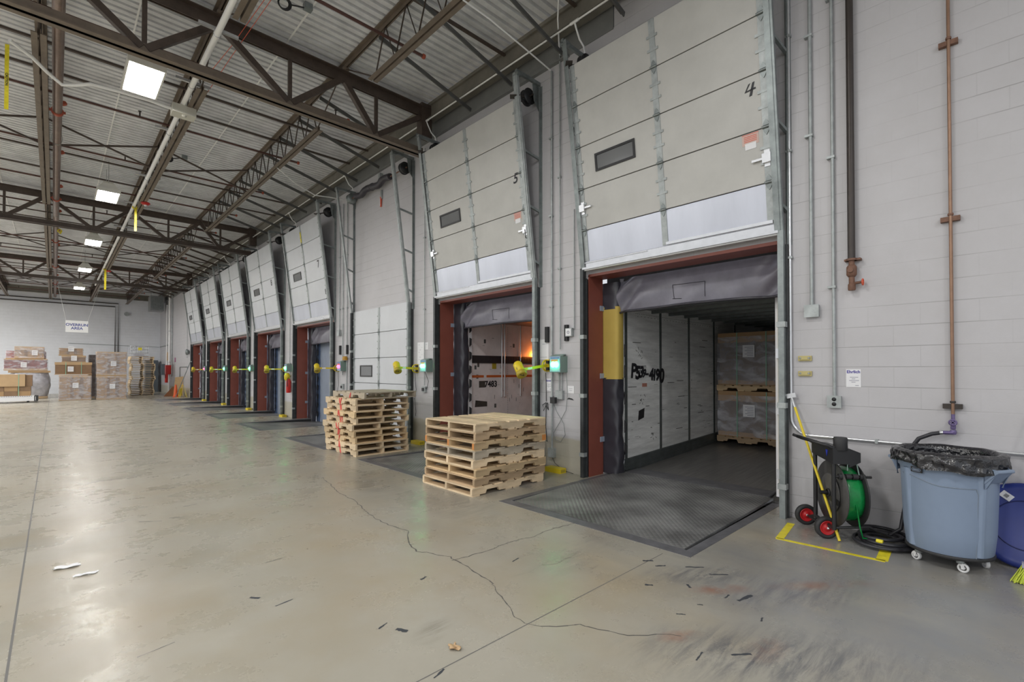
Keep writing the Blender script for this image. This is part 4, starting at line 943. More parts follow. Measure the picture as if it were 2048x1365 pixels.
one('power_cord', MB().tube([(W-.03,5.40,1.6),(W-.02,5.40,1.4),(W-.02,5.40,1.12)], .006, 6).tube([(W-.02,5.40,1.10),(W-.03,5.47,1.06),(W-.03,5.45,.96),(W-.02,5.40,1.06),(W-.03,5.34,.98),(W-.03,5.36,1.10),(W-.02,5.40,1.08)], .007, 6).tube([(W-.02,5.40,1.08),(W-.02,5.41,.7),(W-.02,5.38,.45)], .006, 6), BLACK, 'knotted black cord hanging below the yellow arm lamp left of the dock door painted 4', 'cord')
cord([(W-.08,5.18,1.10),(W-.02,5.16,.95),(W-.02,5.02,.78),(W-.02,4.99,.6),(W-.02,5.08,.48),(W-.02,5.2,.5),(W-.02,5.24,.6),(W-.02,5.1,.8),(W-.02,4.97,1.0),(W-.03,4.93,1.3),(W-.03,4.96,1.6)], 'thin looping grey cord below the socket left of the dock door painted 4', .004, GALVD)
cord([(W-.03,5.26,.21),(W-.03,5.2,.12),(W-.04,5.0,.03),(W-.05,4.8,.012)], 'thin cord from the low grey box to the floor between doors 4 and 5', .004)
chock(5.12, 5.86, 'yellow block on the floor on the pier between the doors painted 4 and 5')
# pier between doors 6 and 5
B_ = 'the pier left of door 5'
vpipe('conduit', 9.03, 1.3, 6.6, .010, GALV, 'thin conduit down ' + B_, 'conduit', straps=(3, 4.6))
signal(8.86, 1.745, 'green signal light on ' + B_)
r = thing('wall_outlet', (W-.03, 9.04, 1.12), 'grey socket below the green signal light on ' + B_, 'socket')
m = MB(); m.box(W-.05, W-.001, 8.97, 9.1, 1.15, 1.28); m.build('box', GALV, r); MB().box(W-.07, W-.05, 9.02, 9.08, 1.18, 1.25).build('plug', BLACK, r)
arm_lamp(9.36, 1.68, 'yellow arm lamp in front of the closed door, left of the door painted 5', -.15, .48, -.02)
cord([(W-.12,8.86,1.6),(W-.05,8.84,1.4),(W-.03,8.92,1.25),(W-.04,9.0,1.22)], 'black cord from the signal light to the socket on ' + B_)
cord([(W-.04,9.4,1.58),(W-.02,9.38,1.2),(W-.03,9.42,1.0),(W-.02,9.38,.7),(W-.02,9.4,.6)], 'black cord hanging under the arm lamp on ' + B_)
chock(9.17, 5.86, 'yellow block on the floor on ' + B_)
# pier between doors 7 and 6
D_ = 'the pier right of door 7'
for y, z0, q in ((13.42, 2.75, 'left'), (13.2, 1.5, 'middle'), (12.93, .3, 'right')):
    r = vpipe('conduit', y, z0, 6.4, .014, GALV, '%s of three conduits on %s' % (q, D_), 'conduit', straps=(3.4, 4.9))
    if q == 'left': MB().box(W-.08, W-.001, y-.08, y+.08, z0-.12, z0+.05).build('junction_box', GALV, r)
signal(13.12, 1.76, 'red lit signal light on ' + D_, False)
arm_lamp(13.55, 1.70, 'yellow arm lamp in front of the door painted 7, above the stack of ten pallets', .3, .5, .0)
rubber(13.38, 2.22, 'left black rubber strip on ' + D_); rubber(12.92, 2.22, 'right black rubber strip on ' + D_)
one('strobe_lamp', MB().lathe([(.07,0),(.07,.08),(.05,.11),(0,.115)], (W-.08, 12.94, 1.92), 14), M('amber_cap', (.5, .26, .02), .4), 'amber beacon on top of the red signal light on ' + D_, 'beacon')
r = thing('wall_outlet', (W-.03, 13.2, 1.1), 'grey socket below the red signal light on ' + D_, 'socket')
MB().box(W-.05, W-.001, 13.13, 13.27, 1.1, 1.25).build('box', GALV, r); MB().box(W-.07, W-.05, 13.2, 13.26, 1.13, 1.2).build('plug', BLACK, r)
cord([(W-.03,13.5,1.6),(W-.02,13.5,1.2),(W-.03,13.55,1.02),(W-.02,13.44,.98),(W-.02,13.46,.9)], 'black cord looped below the arm lamp on ' + D_)
# farther piers
far_y = [(17.42, 17.85), (21.62, 21.95), (25.7, 26.0), (29.85, 30.1)]
PN = ['the pier left of the door painted 7', 'the second pier beyond the door painted 7', 'the third pier beyond the door painted 7', 'the pier beside the farthest dock door']
for k, (ys_, yl_) in enumerate(far_y):
    signal(ys_, 1.73, ('green' if k < 3 else 'red') + ' signal light on ' + PN[k], k < 3)
    arm_lamp(yl_, 1.68, 'yellow arm lamp on ' + PN[k], .3, .55, .0)
    vpipe('conduit', ys_+.02, 1.9, 6.4, .012, GALV, 'thin conduit down ' + PN[k], 'conduit')
    chock(yl_-.05, 5.84, 'yellow block on the floor at ' + PN[k])
def extinguisher(x, y, z, label, s=1.):
    r = thing('fire_extinguisher', (x, y, z), label, 'fire extinguisher')
    MB().lathe([(.06*s,0),(.07*s,.02*s),(.07*s,.36*s),(.05*s,.42*s),(.02*s,.45*s)], (x, y, z), 18).build('cylinder', REDP, r)
    m = MB(); m.cyl((x, y, z+.44*s), (x, y, z+.5*s), .018*s, 8); m.bar((x-.06*s, y, z+.5*s), (x+.06*s, y, z+.52*s), .02*s, .015*s); m.build('valve', BLACK, r)
    MB().tube([(x-.02, y-.03*s, z+.48*s), (x-.07*s, y-.07*s, z+.4*s), (x-.06*s, y-.06*s, z+.2*s)], .01*s, 6).build('hose', BLACK, r)
    MB().box(x-.03, W-.001, y-.02, y+.02, z+.3*s, z+.34*s).build('bracket', BLACK, r)
    return r
extinguisher(W-.09, 17.36, .86, 'red fire extinguisher on the pier left of the door painted 7', 1.1)
one('red_pouch', MB().lathe([(.05,0),(.09,.05),(.10,.18),(.06,.26),(0,.27)], (W-.12, 17.42, 1.28), 14), YEL, 'yellow and red bag hanging above the fire extinguisher by the door painted 7', 'bag')

# far corner of the dock wall
vpipe('corner_pipe', 41.2, .1, 7, .06, PVC, 'white vertical pipe left of the corner conduit at the far corner', 'pipe', off=.09, straps=(2.2, 4.4))
vpipe('corner_pipe', 40.45, 1.2, 7, .035, GALV, 'grey vertical conduit nearest to the farthest dock door at the far corner', 'pipe', off=.05, straps=(3.4,))
vpipe('corner_pipe', 42.6, 1.6, 6.4, .035, PVC, 'thin white vertical pipe close to the far corner', 'pipe', off=.05)
r = thing('unit_heater', (5.55, 43.2, 5.9), 'grey box unit heater hung high in the far corner', 'heater')
MB().box(4.95, 5.75, 42.6, 43.8, 5.95, 7.0).build('casing', UHEAT, r)
m = MB()
for k in range(7): m.box(5.0+k*.1, 5.06+k*.1, 42.58, 42.6, 6.05, 6.9)
m.build('louver', GALVD, r)
m = MB()
for x in (5.05, 5.65): m.cyl((x, 43.2, 7.0), (x, 43.2, 7.36), .012, 6)
m.build('hanger_rod', GALV, r)
extinguisher(W-.12, 42.0, .75, 'red fire extinguisher in the far corner', 1.6)
one('fire_hose_cabinet', MB().box(W-.35, W-.001, 40.7, 41.15, 1.35, 2.0), REDP, 'red cabinet beside the white pipe in the far corner', 'cabinet')
one('wall_sign', MB().box(W-.02, W-.001, 42.3, 42.75, 2.35, 2.95), CARDL, 'tan sign board on the wall near the far corner', 'sign')
one('wall_sign', MB().box(W-.02, W-.001, 39.3, 39.6, 2.2, 2.5), M('magenta_sign', (.35, .08, .22), .5), 'small dark pink sign on the wall near the far corner', 'sign')
one('electric_panel', MB().box(W-.2, W-.001, 43.6, 44.2, 1.3, 2.1), TANK, 'dark electric panel on the wall close to the far corner', 'panel')
one('tall_cabinet', MB().box(5.0, 5.75, 45.2, 45.9, 0, 2.4), TANK, 'dark grey tall cabinet standing in the far corner', 'cabinet')
r = thing('conduit', (W-.03, 37.5, 1.8), 'thin conduit loop on the wall left of the farthest dock door', 'conduit')
MB().tube([(W-.03, 37.6, .3), (W-.03, 37.6, 1.85), (W-.03, 35.2, 1.85), (W-.03, 35.2, 1.7)], .02, 6).build('tube', GALVD, r)
one('alarm_horn', MB().lathe([(.06,0),(.16,.06),(.18,.16),(.1,.2),(0,.2)], (W-.001, 34.8, 2.75), 14, (-1,0,0)), GALVD, 'grey alarm horn on the wall left of the farthest dock door', 'alarm')
vpipe('conduit', 35.3, 2.4, 6.5, .012, GALV, 'thin conduit above the alarm horn near the farthest dock door', 'conduit')
one('plywood_sheet', MB().prism([(5.35,36.0,.02),(5.85,36.0,.02),(5.93,36.3,1.25),(5.5,36.3,1.2)], (0,.03,0)), PLY, 'tan plywood sheet leaning on the wall near the farthest dock door', 'plywood')
one('leaning_board', MB().prism([(4.95,36.6,0),(5.75,36.6,0),(5.8,36.85,.62),(5.45,36.85,.6)], (0,.04,0)), OBRD, 'orange brown board leaning in front of the plywood sheet', 'board')
r = thing('traffic_cone', (5.4, 35.45, 0), 'orange traffic cone beside the yellow stand near the farthest dock door', 'cone')
MB().lathe([(.13,.04),(.05,.72),(.03,.76)], (5.4,35.45,0), 16).build('cone_body', CONE, r); MB().box(5.26,5.54,35.31,35.59,0,.045).build('foot_plate', CONE, r)
r = thing('folding_stand', (5.68, 35.0, 0), 'yellow folding stand near the farthest dock door', 'stand')
m = MB(); 
for y in (34.75, 35.25): m.tube([(5.5,y,.0),(5.68,y,.72),(5.86,y,.0)], .02, 6)
m.cyl((5.68,34.75,.72),(5.68,35.25,.72),.02,6); m.build('frame', YEL, r)
MB().box(5.52,5.62,34.78,35.22,.12,.55).build('panel', OLIVE, r)
one('leaning_pole', MB().tube([(5.3,34.86,.0),(5.94,33.95,2.3)], .022, 8), GALVD, 'grey pole leaning on the wall near the farthest dock door', 'pole')
# far wall
for k, (z, x1, q) in enumerate(((6.58, 3.42, 'upper'), (6.34, 3.24, 'lower'))):
    one('pipe_run', MB().tube([(-24,45.93,z),(x1,45.93,z),(x1,45.93,2.0)], .035, 6), DKPIPE, '%s dark pipe along the top of the far wall turning down behind the piles' % q, 'pipe')
one('wall_cable', MB().tube([(.7,45.97,3.55),(5.9,45.97,3.43)], .015, 5), GALVD, 'thin grey cable across the middle of the far wall', 'cable')
one('wall_cable', MB().tube([(W-.03,45.8,3.44),(W-.03,41.4,3.47)], .03, 5), GALVD, 'thin grey cable on the dock wall beside the far corner', 'cable')
one('wall_horn', MB().lathe([(.06,0),(.13,.1),(.16,.14)], (3.9,46,5.85), 12, (0,-1,0)), GALV, 'small grey horn high on the far wall', 'horn')

# ------------------------------------------------------------------ things in front of the near wall
# yellow floor tape
r = thing('floor_tape', (5.4, 1.25, 0), 'worn yellow tape outline on the floor around the reel cart', 'floor tape')
def strip(p, q, w_):
    p, q = V((*p, .0)), V((*q, .0)); d_ = (q-p).normalized(); n_ = V((-d_.y, d_.x, 0))*w_/2
    MB().prism([p-n_, q-n_, q+n_, p+n_], (0,0,.0018)).build('tape_strip', YELT, r)
strip((5.11,1.615), (5.165,.775), .045); strip((5.12,1.59), (5.72,1.66), .07); strip((5.17,.80), (5.66,.83), .085)
# strapping reel cart
ax = V((-.61,.79,0)).normalized(); wx_ = V((.78,.62,0)).normalized(); c0 = V((5.63,1.185,.43))
r = thing('strapping_cart', (5.63, 1.2, 0), 'black two wheeled cart with a reel of green strapping beside the grey bin', 'reel cart')
RR = .315
for s in (1, -1):
    fl_ = MB().lathe([(.04,-.006),(RR,-.006),(RR+.005,0),(RR,.006),(.04,.006)], c0+ax*.088*s, 48, ax).build('reel_flange', M('dark_grey_flange', (.06, .058, .056), .5, 0, .45, 7) if s > 0 else BLACK, r, 'dusty black reel disc' if s > 0 else None)
    if s > 0:
        MB().lathe([(.10,0),(.17,.004),(.19,.012),(.17,.016),(.10,.02),(.03,.022)], c0+ax*.094, 32, ax).build('flange_boss', M('worn_grey_boss', (.10, .097, .095), .5, 0, .4, 9), fl_)
        MB().torus(c0+ax*.125, .035, .008, ax, 16, 6).build('hub_ring', BLACK, fl_)
MB().lathe([(.05,-.08),(.255,-.08),(.262,-.04),(.258,0),(.262,.04),(.255,.08),(.05,.08)], c0, 48, ax).build('strapping_roll', REELG, r, 'glossy green strapping')
MB().cyl(c0-ax*.2, c0+ax*.2, .018, 10).build('axle', BLACK, r)
fr = MB()
f0 = c0+ax*.16
ub = [f0+wx_*.17, f0-wx_*.19]
for u_ in ub: fr.tube([(u_.x, u_.y, .12), (u_.x, u_.y, .92)], .019, 10)
fr.bar(ub[0]-ax*.04+V((0,0,-.02)), ub[1]-ax*.04+V((0,0,-.06)), .012, .05); fr.tube([(ub[0].x, ub[0].y, .15), (ub[1].x, ub[1].y, .13)], .016, 8)
fr.tube([(ub[1].x,ub[1].y,.14), tuple(ub[1]-ax*.3+V((0,0,-.27))), tuple(ub[1]-ax*.5+V((0,0,-.37)))], .013, 8)
fr.build('frame', BLACK, r)
ub = [V((u_.x, u_.y, 0)) for u_ in ub]
hd_ = MB(); h0, h1 = ub[0]+V((0,0,.92)), ub[1]+V((0,0,.92))
hd_.tube([h1+V((0,0,-.03)), h1+ax*.05, h1+ax*.12+V((0,0,.02)), h0+ax*.17+V((0,0,.04)), h0+ax*.12+V((0,0,.02)), h0+ax*.05, h0+V((0,0,-.03))], .017, 10); hd_.tube([h0+ax*.17+V((0,0,.04)), h0+ax*.21+V((0,0,.055))], .015, 8); hd_.build('push_handle', BLACK, r)
m = MB(); q0, q1 = h0+wx_*.03, h1-wx_*.03
m.prism([q0+ax*.02+V((0,0,-.02)), q1+ax*.02+V((0,0,-.02)), q1+ax*.02+V((0,0,-.17)), q0+ax*.02+V((0,0,-.13))], -ax*.14)
m.prism([q1-ax*.12+V((0,0,-.02)), q1-ax*.22+V((0,0,-.06)), q1-ax*.22+V((0,0,-.15)), q1-ax*.12+V((0,0,-.2))], wx_*.2); tb_ = m.build('tool_tray', BLACK, r)
m = MB(); lb = q1+wx_*.11+ax*.022+V((0,0,-.08)); m.prism([lb+V((0,0,.03))-wx_*.02, lb+V((0,0,.03))+wx_*.02, lb-wx_*.0+V((0,0,-.035))], ax*.002); m.build('blue_logo', M('blue_logo', (.03, .05, .45), .4), tb_)
MB().lathe([(.055,-.06),(.06,-.05),(.058,0),(.06,.05),(.052,.062)], h1+V((0,0,.02))-ax*.06-wx_*.0, 20).build('tension_drum', RUBBER, r)
m = MB(); 
for k in range(4): m.cyl(c0-ax*.1+ax*.06*k+V((0,0,.2))-wx_*.2, c0-ax*.055+ax*.06*k+V((0,0,.2))-wx_*.2, .028, 12)
m.tube([c0+ax*.15+V((0,0,.2))-wx_*.2, c0-ax*.16+V((0,0,.2))-wx_*.2], .012, 6); m.build('guide_roller', RUBBER, r)
m = MB(); e_ = c0-wx_*.21+V((0,0,.26)); m.tube([e_+ax*.05, e_+ax*.05+V((0,0,.06)), e_-ax*.03+V((0,0,.06)), e_-ax*.05+V((0,0,-.04))], .006, 6); m.build('wire_guide', GREENBOX, r)
wc = [V((5.80,1.54,.106)), V((5.465,1.275,.106))]
for w_ in wc:
    rw = MB().lathe([(.066,.02),(.066,-.02),(.09,-.028),(.106,-.016),(.106,.016),(.09,.028),(.066,.02)], w_, 32, wx_, cap=False).build('wheel', RUBBER, r, 'black tyre')
    MB().lathe([(.0,-.020),(.02,-.03),(.024,-.014),(.05,-.008),(.060,-.022),(.068,-.024),(.068,.012),(0,.012)], w_, 28, wx_).build('wheel_hub', WHEELR, rw, 'red wheel hub')
    MB().lathe([(0,-.045),(.011,-.04),(.013,-.025)], w_, 12, wx_).build('hub_nut', BRIGHT, rw)
m = MB(); m.cyl(wc[0], wc[1], .011, 8); m.bar(wc[0].lerp(wc[1], .2), V((ub[0].x, ub[0].y, .15)), .02, .03); m.bar(wc[0].lerp(wc[1], .8), V((ub[1].x, ub[1].y, .14)), .02, .03); m.build('wheel_axle', BLACK, r)
m = MB(); m.tube([c0-wx_*.255-V((0,0,.05)), c0-wx_*.25-ax*.03-V((0,0,.25)), c0-wx_*.24-ax*.06-V((0,0,.36)), c0-wx_*.22-ax*.2-V((0,0,.372))], .007, 5); m.build('loose_strap', REELG, r, 'loose green strap end')
r = thing('yellow_pole', (5.5, 1.2, 0), 'yellow pole with a metal head leaning on the wall through the reel cart', 'pole')
p0, p1 = V((5.425,1.16,.012)), V((5.86,1.655,1.235)); MB().tube([p0, p1], .013, 10).build('shaft', YEL, r, 'yellow shaft')
d_ = (p1-p0).normalized(); MB().tube([p1, p1+d_*.13], .011, 10).build('ferrule', BRIGHT, r); m = MB(); m.bar(p1+d_*.13-V((.0,-.045,0)), p1+d_*.13+V((0,-.045,.02)), .03, .05); m.build('head', BRIGHT, r, 'metal head')
# hose coil
r = thing('hose_coil', (5.70, .86, 0), 'coiled black hose on the floor between the reel cart and the grey bin', 'hose')
m = MB(); P = []
for k in range(150):
    t = k/150*2*math.pi*6.2; q = .20+.035*math.sin(t*.37)+.03*math.cos(t*1.13+1); P.append((5.68+q*math.cos(t)+.02*math.sin(t*.21), .855+q*math.sin(t)*.92, .022+.085*(k/150)*(.6+.4*math.sin(t*.5))))
m.tube(P, .0165, 8); m.build('coil', HOSE, r)
MB().lathe([(.018,-.025),(.02,0),(.018,.025)], (5.47, .86, .075), 12, (.1,1,0)).build('yellow_band', YELT, r)

# grey bin with liner on a dolly
bc = V((5.565, .40, 0))
r = thing('trash_bin', bc, 'large blue grey round bin with a black liner on a wheeled dolly', 'bin')
MB().lathe([(.276,.122),(.283,.135),(.30,.30),(.318,.78),(.322,.80),(.334,.81),(.336,.90),(.345,.905),(.345,.93),(.325,.93),(.31,.80),(.28,.16),(.0,.15)], bc, 64).build('bin_body', BIN, r)
def rib(t0, w_=.085, out=.018):
    m = MB()
    def f_(u, v):
        t = t0+(u-.5)*w_*3.2; z = .14+.66*v; rad = .283+(.318-.283)*(z-.135)/.645; e = max(0, 1-abs(u-.5)*2.6); return (bc.x+(rad+.0005+out*min(1, e*1.6))*math.cos(t), bc.y+(rad+.0005+out*min(1, e*1.6))*math.sin(t), z)
    m.grid(f_, 14, 4); return m
vt = math.atan2(-bc.y, -bc.x)
for dt in (.72, -.95, 1.9, 2.9): rib(vt+dt).build('side_rib', BIN, r)
m = MB()
def swp(k): return .745 if k < .12 else (.745-.055*(3*((k-.12)/.5)**2-2*((k-.12)/.5)**3) if k < .62 else .69)
P = []
for k in range(41):
    t = vt-1.15+k/40*1.72; z = swp(k/40); rad = .283+(.318-.283)*(z-.135)/.645; P.append((bc.x+(rad+.001)*math.cos(t), bc.y+(rad+.001)*math.sin(t), z))
m.tube(P, .007, 6)
t = vt-1.15+1.72
for k in range(1, 13):
    z = .69-.56*k/12; rad = .283+(.318-.283)*(z-.135)/.645; P.append((bc.x+(rad+.001)*math.cos(t+.04), bc.y+(rad+.001)*math.sin(t+.04), z))
m2 = MB(); m2.tube(P, .005, 6); m2.build('body_line', BINE, r)
for t in (vt+.98, vt-2.0):      # the two side handles
    m = MB(); d_ = V((math.cos(t), math.sin(t), 0)); s_ = V((-d_.y, d_.x, 0)); b0 = bc+d_*.325
    m.prism([b0-s_*.10+V((0,0,.74)), b0+s_*.10+V((0,0,.74)), b0+s_*.085+d_*.075+V((0,0,.835)), b0-s_*.085+d_*.075+V((0,0,.835))], (0,0,.02))
    m.prism([b0-s_*.10+V((0,0,.70)), b0-s_*.085+V((0,0,.70)), b0-s_*.07+d_*.075+V((0,0,.855)), b0-s_*.105+V((0,0,.87))], s_*.015); m.prism([b0+s_*.085+V((0,0,.70)), b0+s_*.10+V((0,0,.70)), b0+s_*.105+V((0,0,.87)), b0+s_*.07+d_*.075+V((0,0,.855))], s_*.012)
    m.tube([b0-s_*.09+d_*.07+V((0,0,.845)), b0+s_*.09+d_*.07+V((0,0,.845))], .016, 8); m.build('bin_handle', BIN, r)
t = vt-.62; d_ = V((math.cos(t), math.sin(t), 0)); s_ = V((-d_.y, d_.x, 0)); b0 = bc+d_*.331+V((0,0,.80))
lg = MB().prism([b0-s_*.045-V((0,0,.022)), b0+s_*.045-V((0,0,.022)), b0+s_*.045+V((0,0,.022)), b0-s_*.045+V((0,0,.022))], d_*.008).build('name_badge', BLACK, r, 'black badge')
m = MB(); e_ = b0+d_*.009
m.tube([e_-s_*.036, e_-s_*.028+V((0,0,.012)), e_+s_*.028+V((0,0,.012)), e_+s_*.036, e_+s_*.028-V((0,0,.012)), e_-s_*.028-V((0,0,.012))], .0022, 5, True); m.bar(e_-s_*.026, e_+s_*.026, .002, .008); m.build('badge_outline', BIN, lg)
t = vt+.18; d_ = V((math.cos(t), math.sin(t), 0)); s_ = V((-d_.y, d_.x, 0)); b0 = bc+d_*.337+V((0,0,.845)); MB().prism([b0-s_*.07, b0+s_*.07, b0+s_*.07+V((0,0,.016)), b0-s_*.07+V((0,0,.016))], d_*.003).build('white_label', PAPER, r, 'white sticker')
rl = random.Random(3); ph = [rl.uniform(0, 6.28) for _ in range(8)]
def bag(u, v):
    t = 2*math.pi*u; wv = .010*math.sin(11*t+ph[0]+5*v)+.008*math.sin(23*t+ph[1]-9*v)+.006*math.sin(41*t+ph[2]+4*v)+.007*math.sin(5*t+17*v)
    hang = .832+.022*math.sin(2*t+ph[3])+.010*math.sin(7*t+ph[4])
    if v < .5: k = v/.5; rad = .376+wv*.8*(1-.5*k); z = hang+(.945-hang)*k
    elif v < .58: k = (v-.5)/.08; rad = .365-.055*k+wv*.2; z = .945+.016*math.sin(math.pi*k)+.003*math.sin(7*t)
    else: k = (v-.58)/.42; rad = .304-.045*k+wv*1.2*k; z = .942-.5*k
    return (bc.x+rad*math.cos(t), bc.y+rad*math.sin(t), z)
MB().grid(bag, 220, 60).build('bin_liner', BAG, r, 'black bag folded over the rim')
MB().lathe([(0,.4),(.25,.42),(.27,.45)], bc, 32).build('bag_bottom', BAG, r)
MB().lathe([(.0,.095),(.27,.095),(.29,.105),(.29,.125),(.275,.13),(0,.13)], bc, 48).build('dolly', RUBBER, r, 'dark round dolly')
for k in range(5):
    t = vt+.30+k*2*math.pi/5; p = bc+V((math.cos(t)*.235, math.sin(t)*.235, 0)); t2 = t+1.0+k; d2 = V((math.cos(t2), math.sin(t2), 0))
    cs = MB().lathe([(0,.07),(.026,.07),(.026,.095)], p, 12).build('caster', GALV, r)
    m = MB(); m.lathe([(.024,.012),(.024,-.012),(.034,-.014),(.037,-.009),(.037,.009),(.034,.014),(.024,.012)], p+d2*.018+V((0,0,.037)), 20, V((-d2.y, d2.x, 0)), cap=False); m.lathe([(.003,-.013),(.014,-.013),(.014,.013),(.003,.013)], p+d2*.018+V((0,0,.037)), 12, V((-d2.y, d2.x, 0))); m.build('caster_wheel', CASTER, cs)
    m = MB(); s2 = V((-d2.y, d2.x, 0))
    for sg in (.02, -.02): m.prism([p+s2*sg+V((0,0,.08)), p+s2*sg+d2*.03+V((0,0,.07)), p+s2*sg+d2*.026+V((0,0,.03)), p+s2*sg+d2*.01+V((0,0,.03))], s2*.003)
    m.build('caster_fork', CASTER, cs)
# blue lid leaning on the wall
lc = V((5.845, -.06, .345)); la = V((-.97, .08, .24)).normalized()
r = thing('bin_lid', (5.9, -.06, 0), 'round royal blue lid leaning on the wall behind the grey bin', 'bin lid')
MB().lathe([(.345,-.03),(.35,-.02),(.35,.0),(.33,.012),(.30,.014),(.285,.008),(.0,.008)], lc, 56, la).build('lid_disc', LID, r)
MB().torus(lc+la*.010, .20, .005, la, 48, 6).build('lid_ring', M('navy_groove', (.012, .02, .12), .4), r)
sx_ = la.cross(V((0,0,1))).normalized(); sz_ = sx_.cross(la).normalized()
if sz_.z < 0: sz_ = -sz_
if sx_.y < 0: sx_ = -sx_
q = lc+la*.0155+sx_*.115+sz_*.225; a_ = (sx_*.8+sz_*.6)*.04; b_ = (sz_*.8-sx_*.6)*.028
st = MB().prism([q-a_-b_, q+a_-b_, q+a_+b_, q-a_+b_], la*.0015).build('barcode_sticker', PAPER, r, 'white bar code sticker')
m = MB()
for k in range(7): o_ = q+la*.002+a_*(-.3+.1*k); m.prism([o_-b_*.5, o_-b_*.5+a_*(.04 if k % 2 else .07), o_+b_*.5+a_*(.04 if k % 2 else .07), o_+b_*.5], la*.0006)
m.build('bar_code', INK, st)
# broom cut by the frame edge
r = thing('push_broom', (5.42, -.06, 0), 'lime bristled broom at the right edge in front of the blue lid', 'broom')
m = MB(); rb = random.Random(5)
for k in range(260):
    y = rb.uniform(-.30, -.0); x = 5.42+rb.uniform(-.025, .025); p = V((x+.02, y*.85-.03, .125)); q = V((x-.035+rb.uniform(-.02, .02), y+.02+rb.uniform(-.015, .02), rb.uniform(0, .014))); m.tube([p, q], .0035, 4, caps=False)
m.build('bristles', BRIS, r); MB().box(5.41, 5.47, -.29, -.03, .115, .15).build('broom_head', GREYL, r)
MB().tube([(5.44,-.10,.14),(5.90,-.12,1.3)], .012, 8).build('broom_handle', GREYL, r)
# litter
def scrap(x, y, w_, h_, label, seed):
    q = random.Random(seed); m = MB()
    m.slab(lambda u, v: (x+(u-.5)*w_+.01*math.sin(9*v), y+(v-.5)*h_+.01*math.sin(7*u), .004+.012*abs(math.sin(5*u+3*v+seed))), 8, 8, (0,0,-.0015)); one('paper_scrap', m, PAPER if seed < 3 else CARDL, label, 'litter')
scrap(.09, 5.45, .16, .07, 'crumpled white scrap on the open floor near the long joint', 1)
scrap(.2, 5.15, .14, .04, 'small white scrap beside the crumpled one on the open floor', 2)
scrap(1.72, 2.29, .05, .07, 'small tan cardboard scrap on the floor at the bottom of the view', 4)

# ------------------------------------------------------------------ roof steel
def girder(y, label):
    r = thing('roof_truss', (-1, y, 6.2), label, 'roof truss', 'brown roof trusses spanning to the dock wall')
    m = MB()
    for s in (-1, 1):
        m.box(-8, 5.62, y+min(s*.015, s*.12), y+max(s*.015, s*.12), 6.20, 6.216); m.box(-8, 5.62, y+min(s*.015, s*.032), y+max(s*.015, s*.032), 6.20, 6.36)
    m.build('bottom_chord', STEEL_LIT if y < 9 else STEEL, r)
    m = MB()
    for s in (-1, 1):
        m.box(-8, 5.76, y+min(s*.015, s*.12), y+max(s*.015, s*.12), 7.21, 7.226); m.box(-8, 5.76, y+min(s*.015, s*.032), y+max(s*.015, s*.032), 7.04, 7.21)
    m.build('top_chord', STEEL, r)
    tops = [-6.3, -4.27, -2.24, -.2, 1.84, 3.88, 5.72]; bots = [-5.2, -3.17, -1.13, .9, 2.92, 4.55]
    for k, xb in enumerate(bots):
        for xt in (tops[k], tops[k+1]): MB().bar((xt+(xb-xt)*.03, y, 7.10), (xb-(xb-xt)*.03, y, 6.30), .10, .09, (0,1,0)).build('diagonal', STEEL, r)
        MB().bar((xb, y, 6.25), (xb, y, 7.12), .06, .05, (0,1,0)).build('vertical', STEEL, r)
    m = MB(); m.box(5.55, 5.80, y-.1, y+.1, 6.6, 7.3); m.build('bearing_plate', STEEL, r)
for y, q in ((8.65, 'nearest roof truss, with the lower chord ending beside the door painted 5'), (20.9, 'middle roof truss, with the lower chord ending at the fifth dock door'), (33.2, 'farthest roof truss, near the far wall')): girder(y, q)
lines = [(-2.27, 'left of the brown sprinkler main'), (-.21, 'along the brown sprinkler main'), (1.84, 'along the white pipe'), (3.88, 'closest to the dock wall')]
bays = [(-3.6, 8.65, 'before the nearest truss'), (8.65, 20.9, 'between the nearest and middle trusses'), (20.9, 33.2, 'between the middle and farthest trusses'), (33.2, 45.9, 'beyond the farthest truss')]
for x, ql in lines:
    for ya, yb, qb in bays:
        if x < -1 and ya < 30: continue
        r = thing('roof_joist', (x, (ya+yb)/2, 6.57), 'open web roof joist %s, %s' % (ql, qb), 'roof joist', 'open web roof joists')
        m = MB()
        for s in (-1, 1): m.box(x+min(s*.012, s*.075), x+max(s*.012, s*.075), ya, yb, 7.335, 7.352); m.box(x+min(s*.012, s*.025), x+max(s*.012, s*.025), ya, yb, 7.27, 7.335)
        m.box(x-.05, x+.05, ya, ya+.15, 7.226, 7.27); m.box(x-.05, x+.05, yb-.15, yb, 7.226, 7.27); m.build('top_chord', STEEL_LIT, r)
        e0, e1 = ya+1.15, yb-(1.15 if yb < 45 else .1)
        m = MB()
        for s in (-1, 1): m.box(x+min(s*.014, s*.085), x+max(s*.014, s*.085), e0, e1, 6.57, 6.582); m.box(x+min(s*.014, s*.024), x+max(s*.014, s*.024), e0, e1, 6.582, 6.645)
        m.build('bottom_chord', STEEL_LIT, r)
        m = MB(); k = round((e1-e0)/.66); P = []
        for q in range(k+1):
            yy = e0+.1+(e1-e0-.2)*q/k; P.append((x, yy, 6.60))
            if q < k: P.append((x, yy+(e1-e0-.2)/k/2, 7.31))
        m.tube(P, .013, 5)
        m.tube([(x, ya+.1, 7.26), (x, e0+.1, 6.6)], .013, 5)
        if yb < 45: m.tube([(x, yb-.1, 7.26), (x, e1-.1, 6.6)], .013, 5)
        m.build('web', STEEL, r)
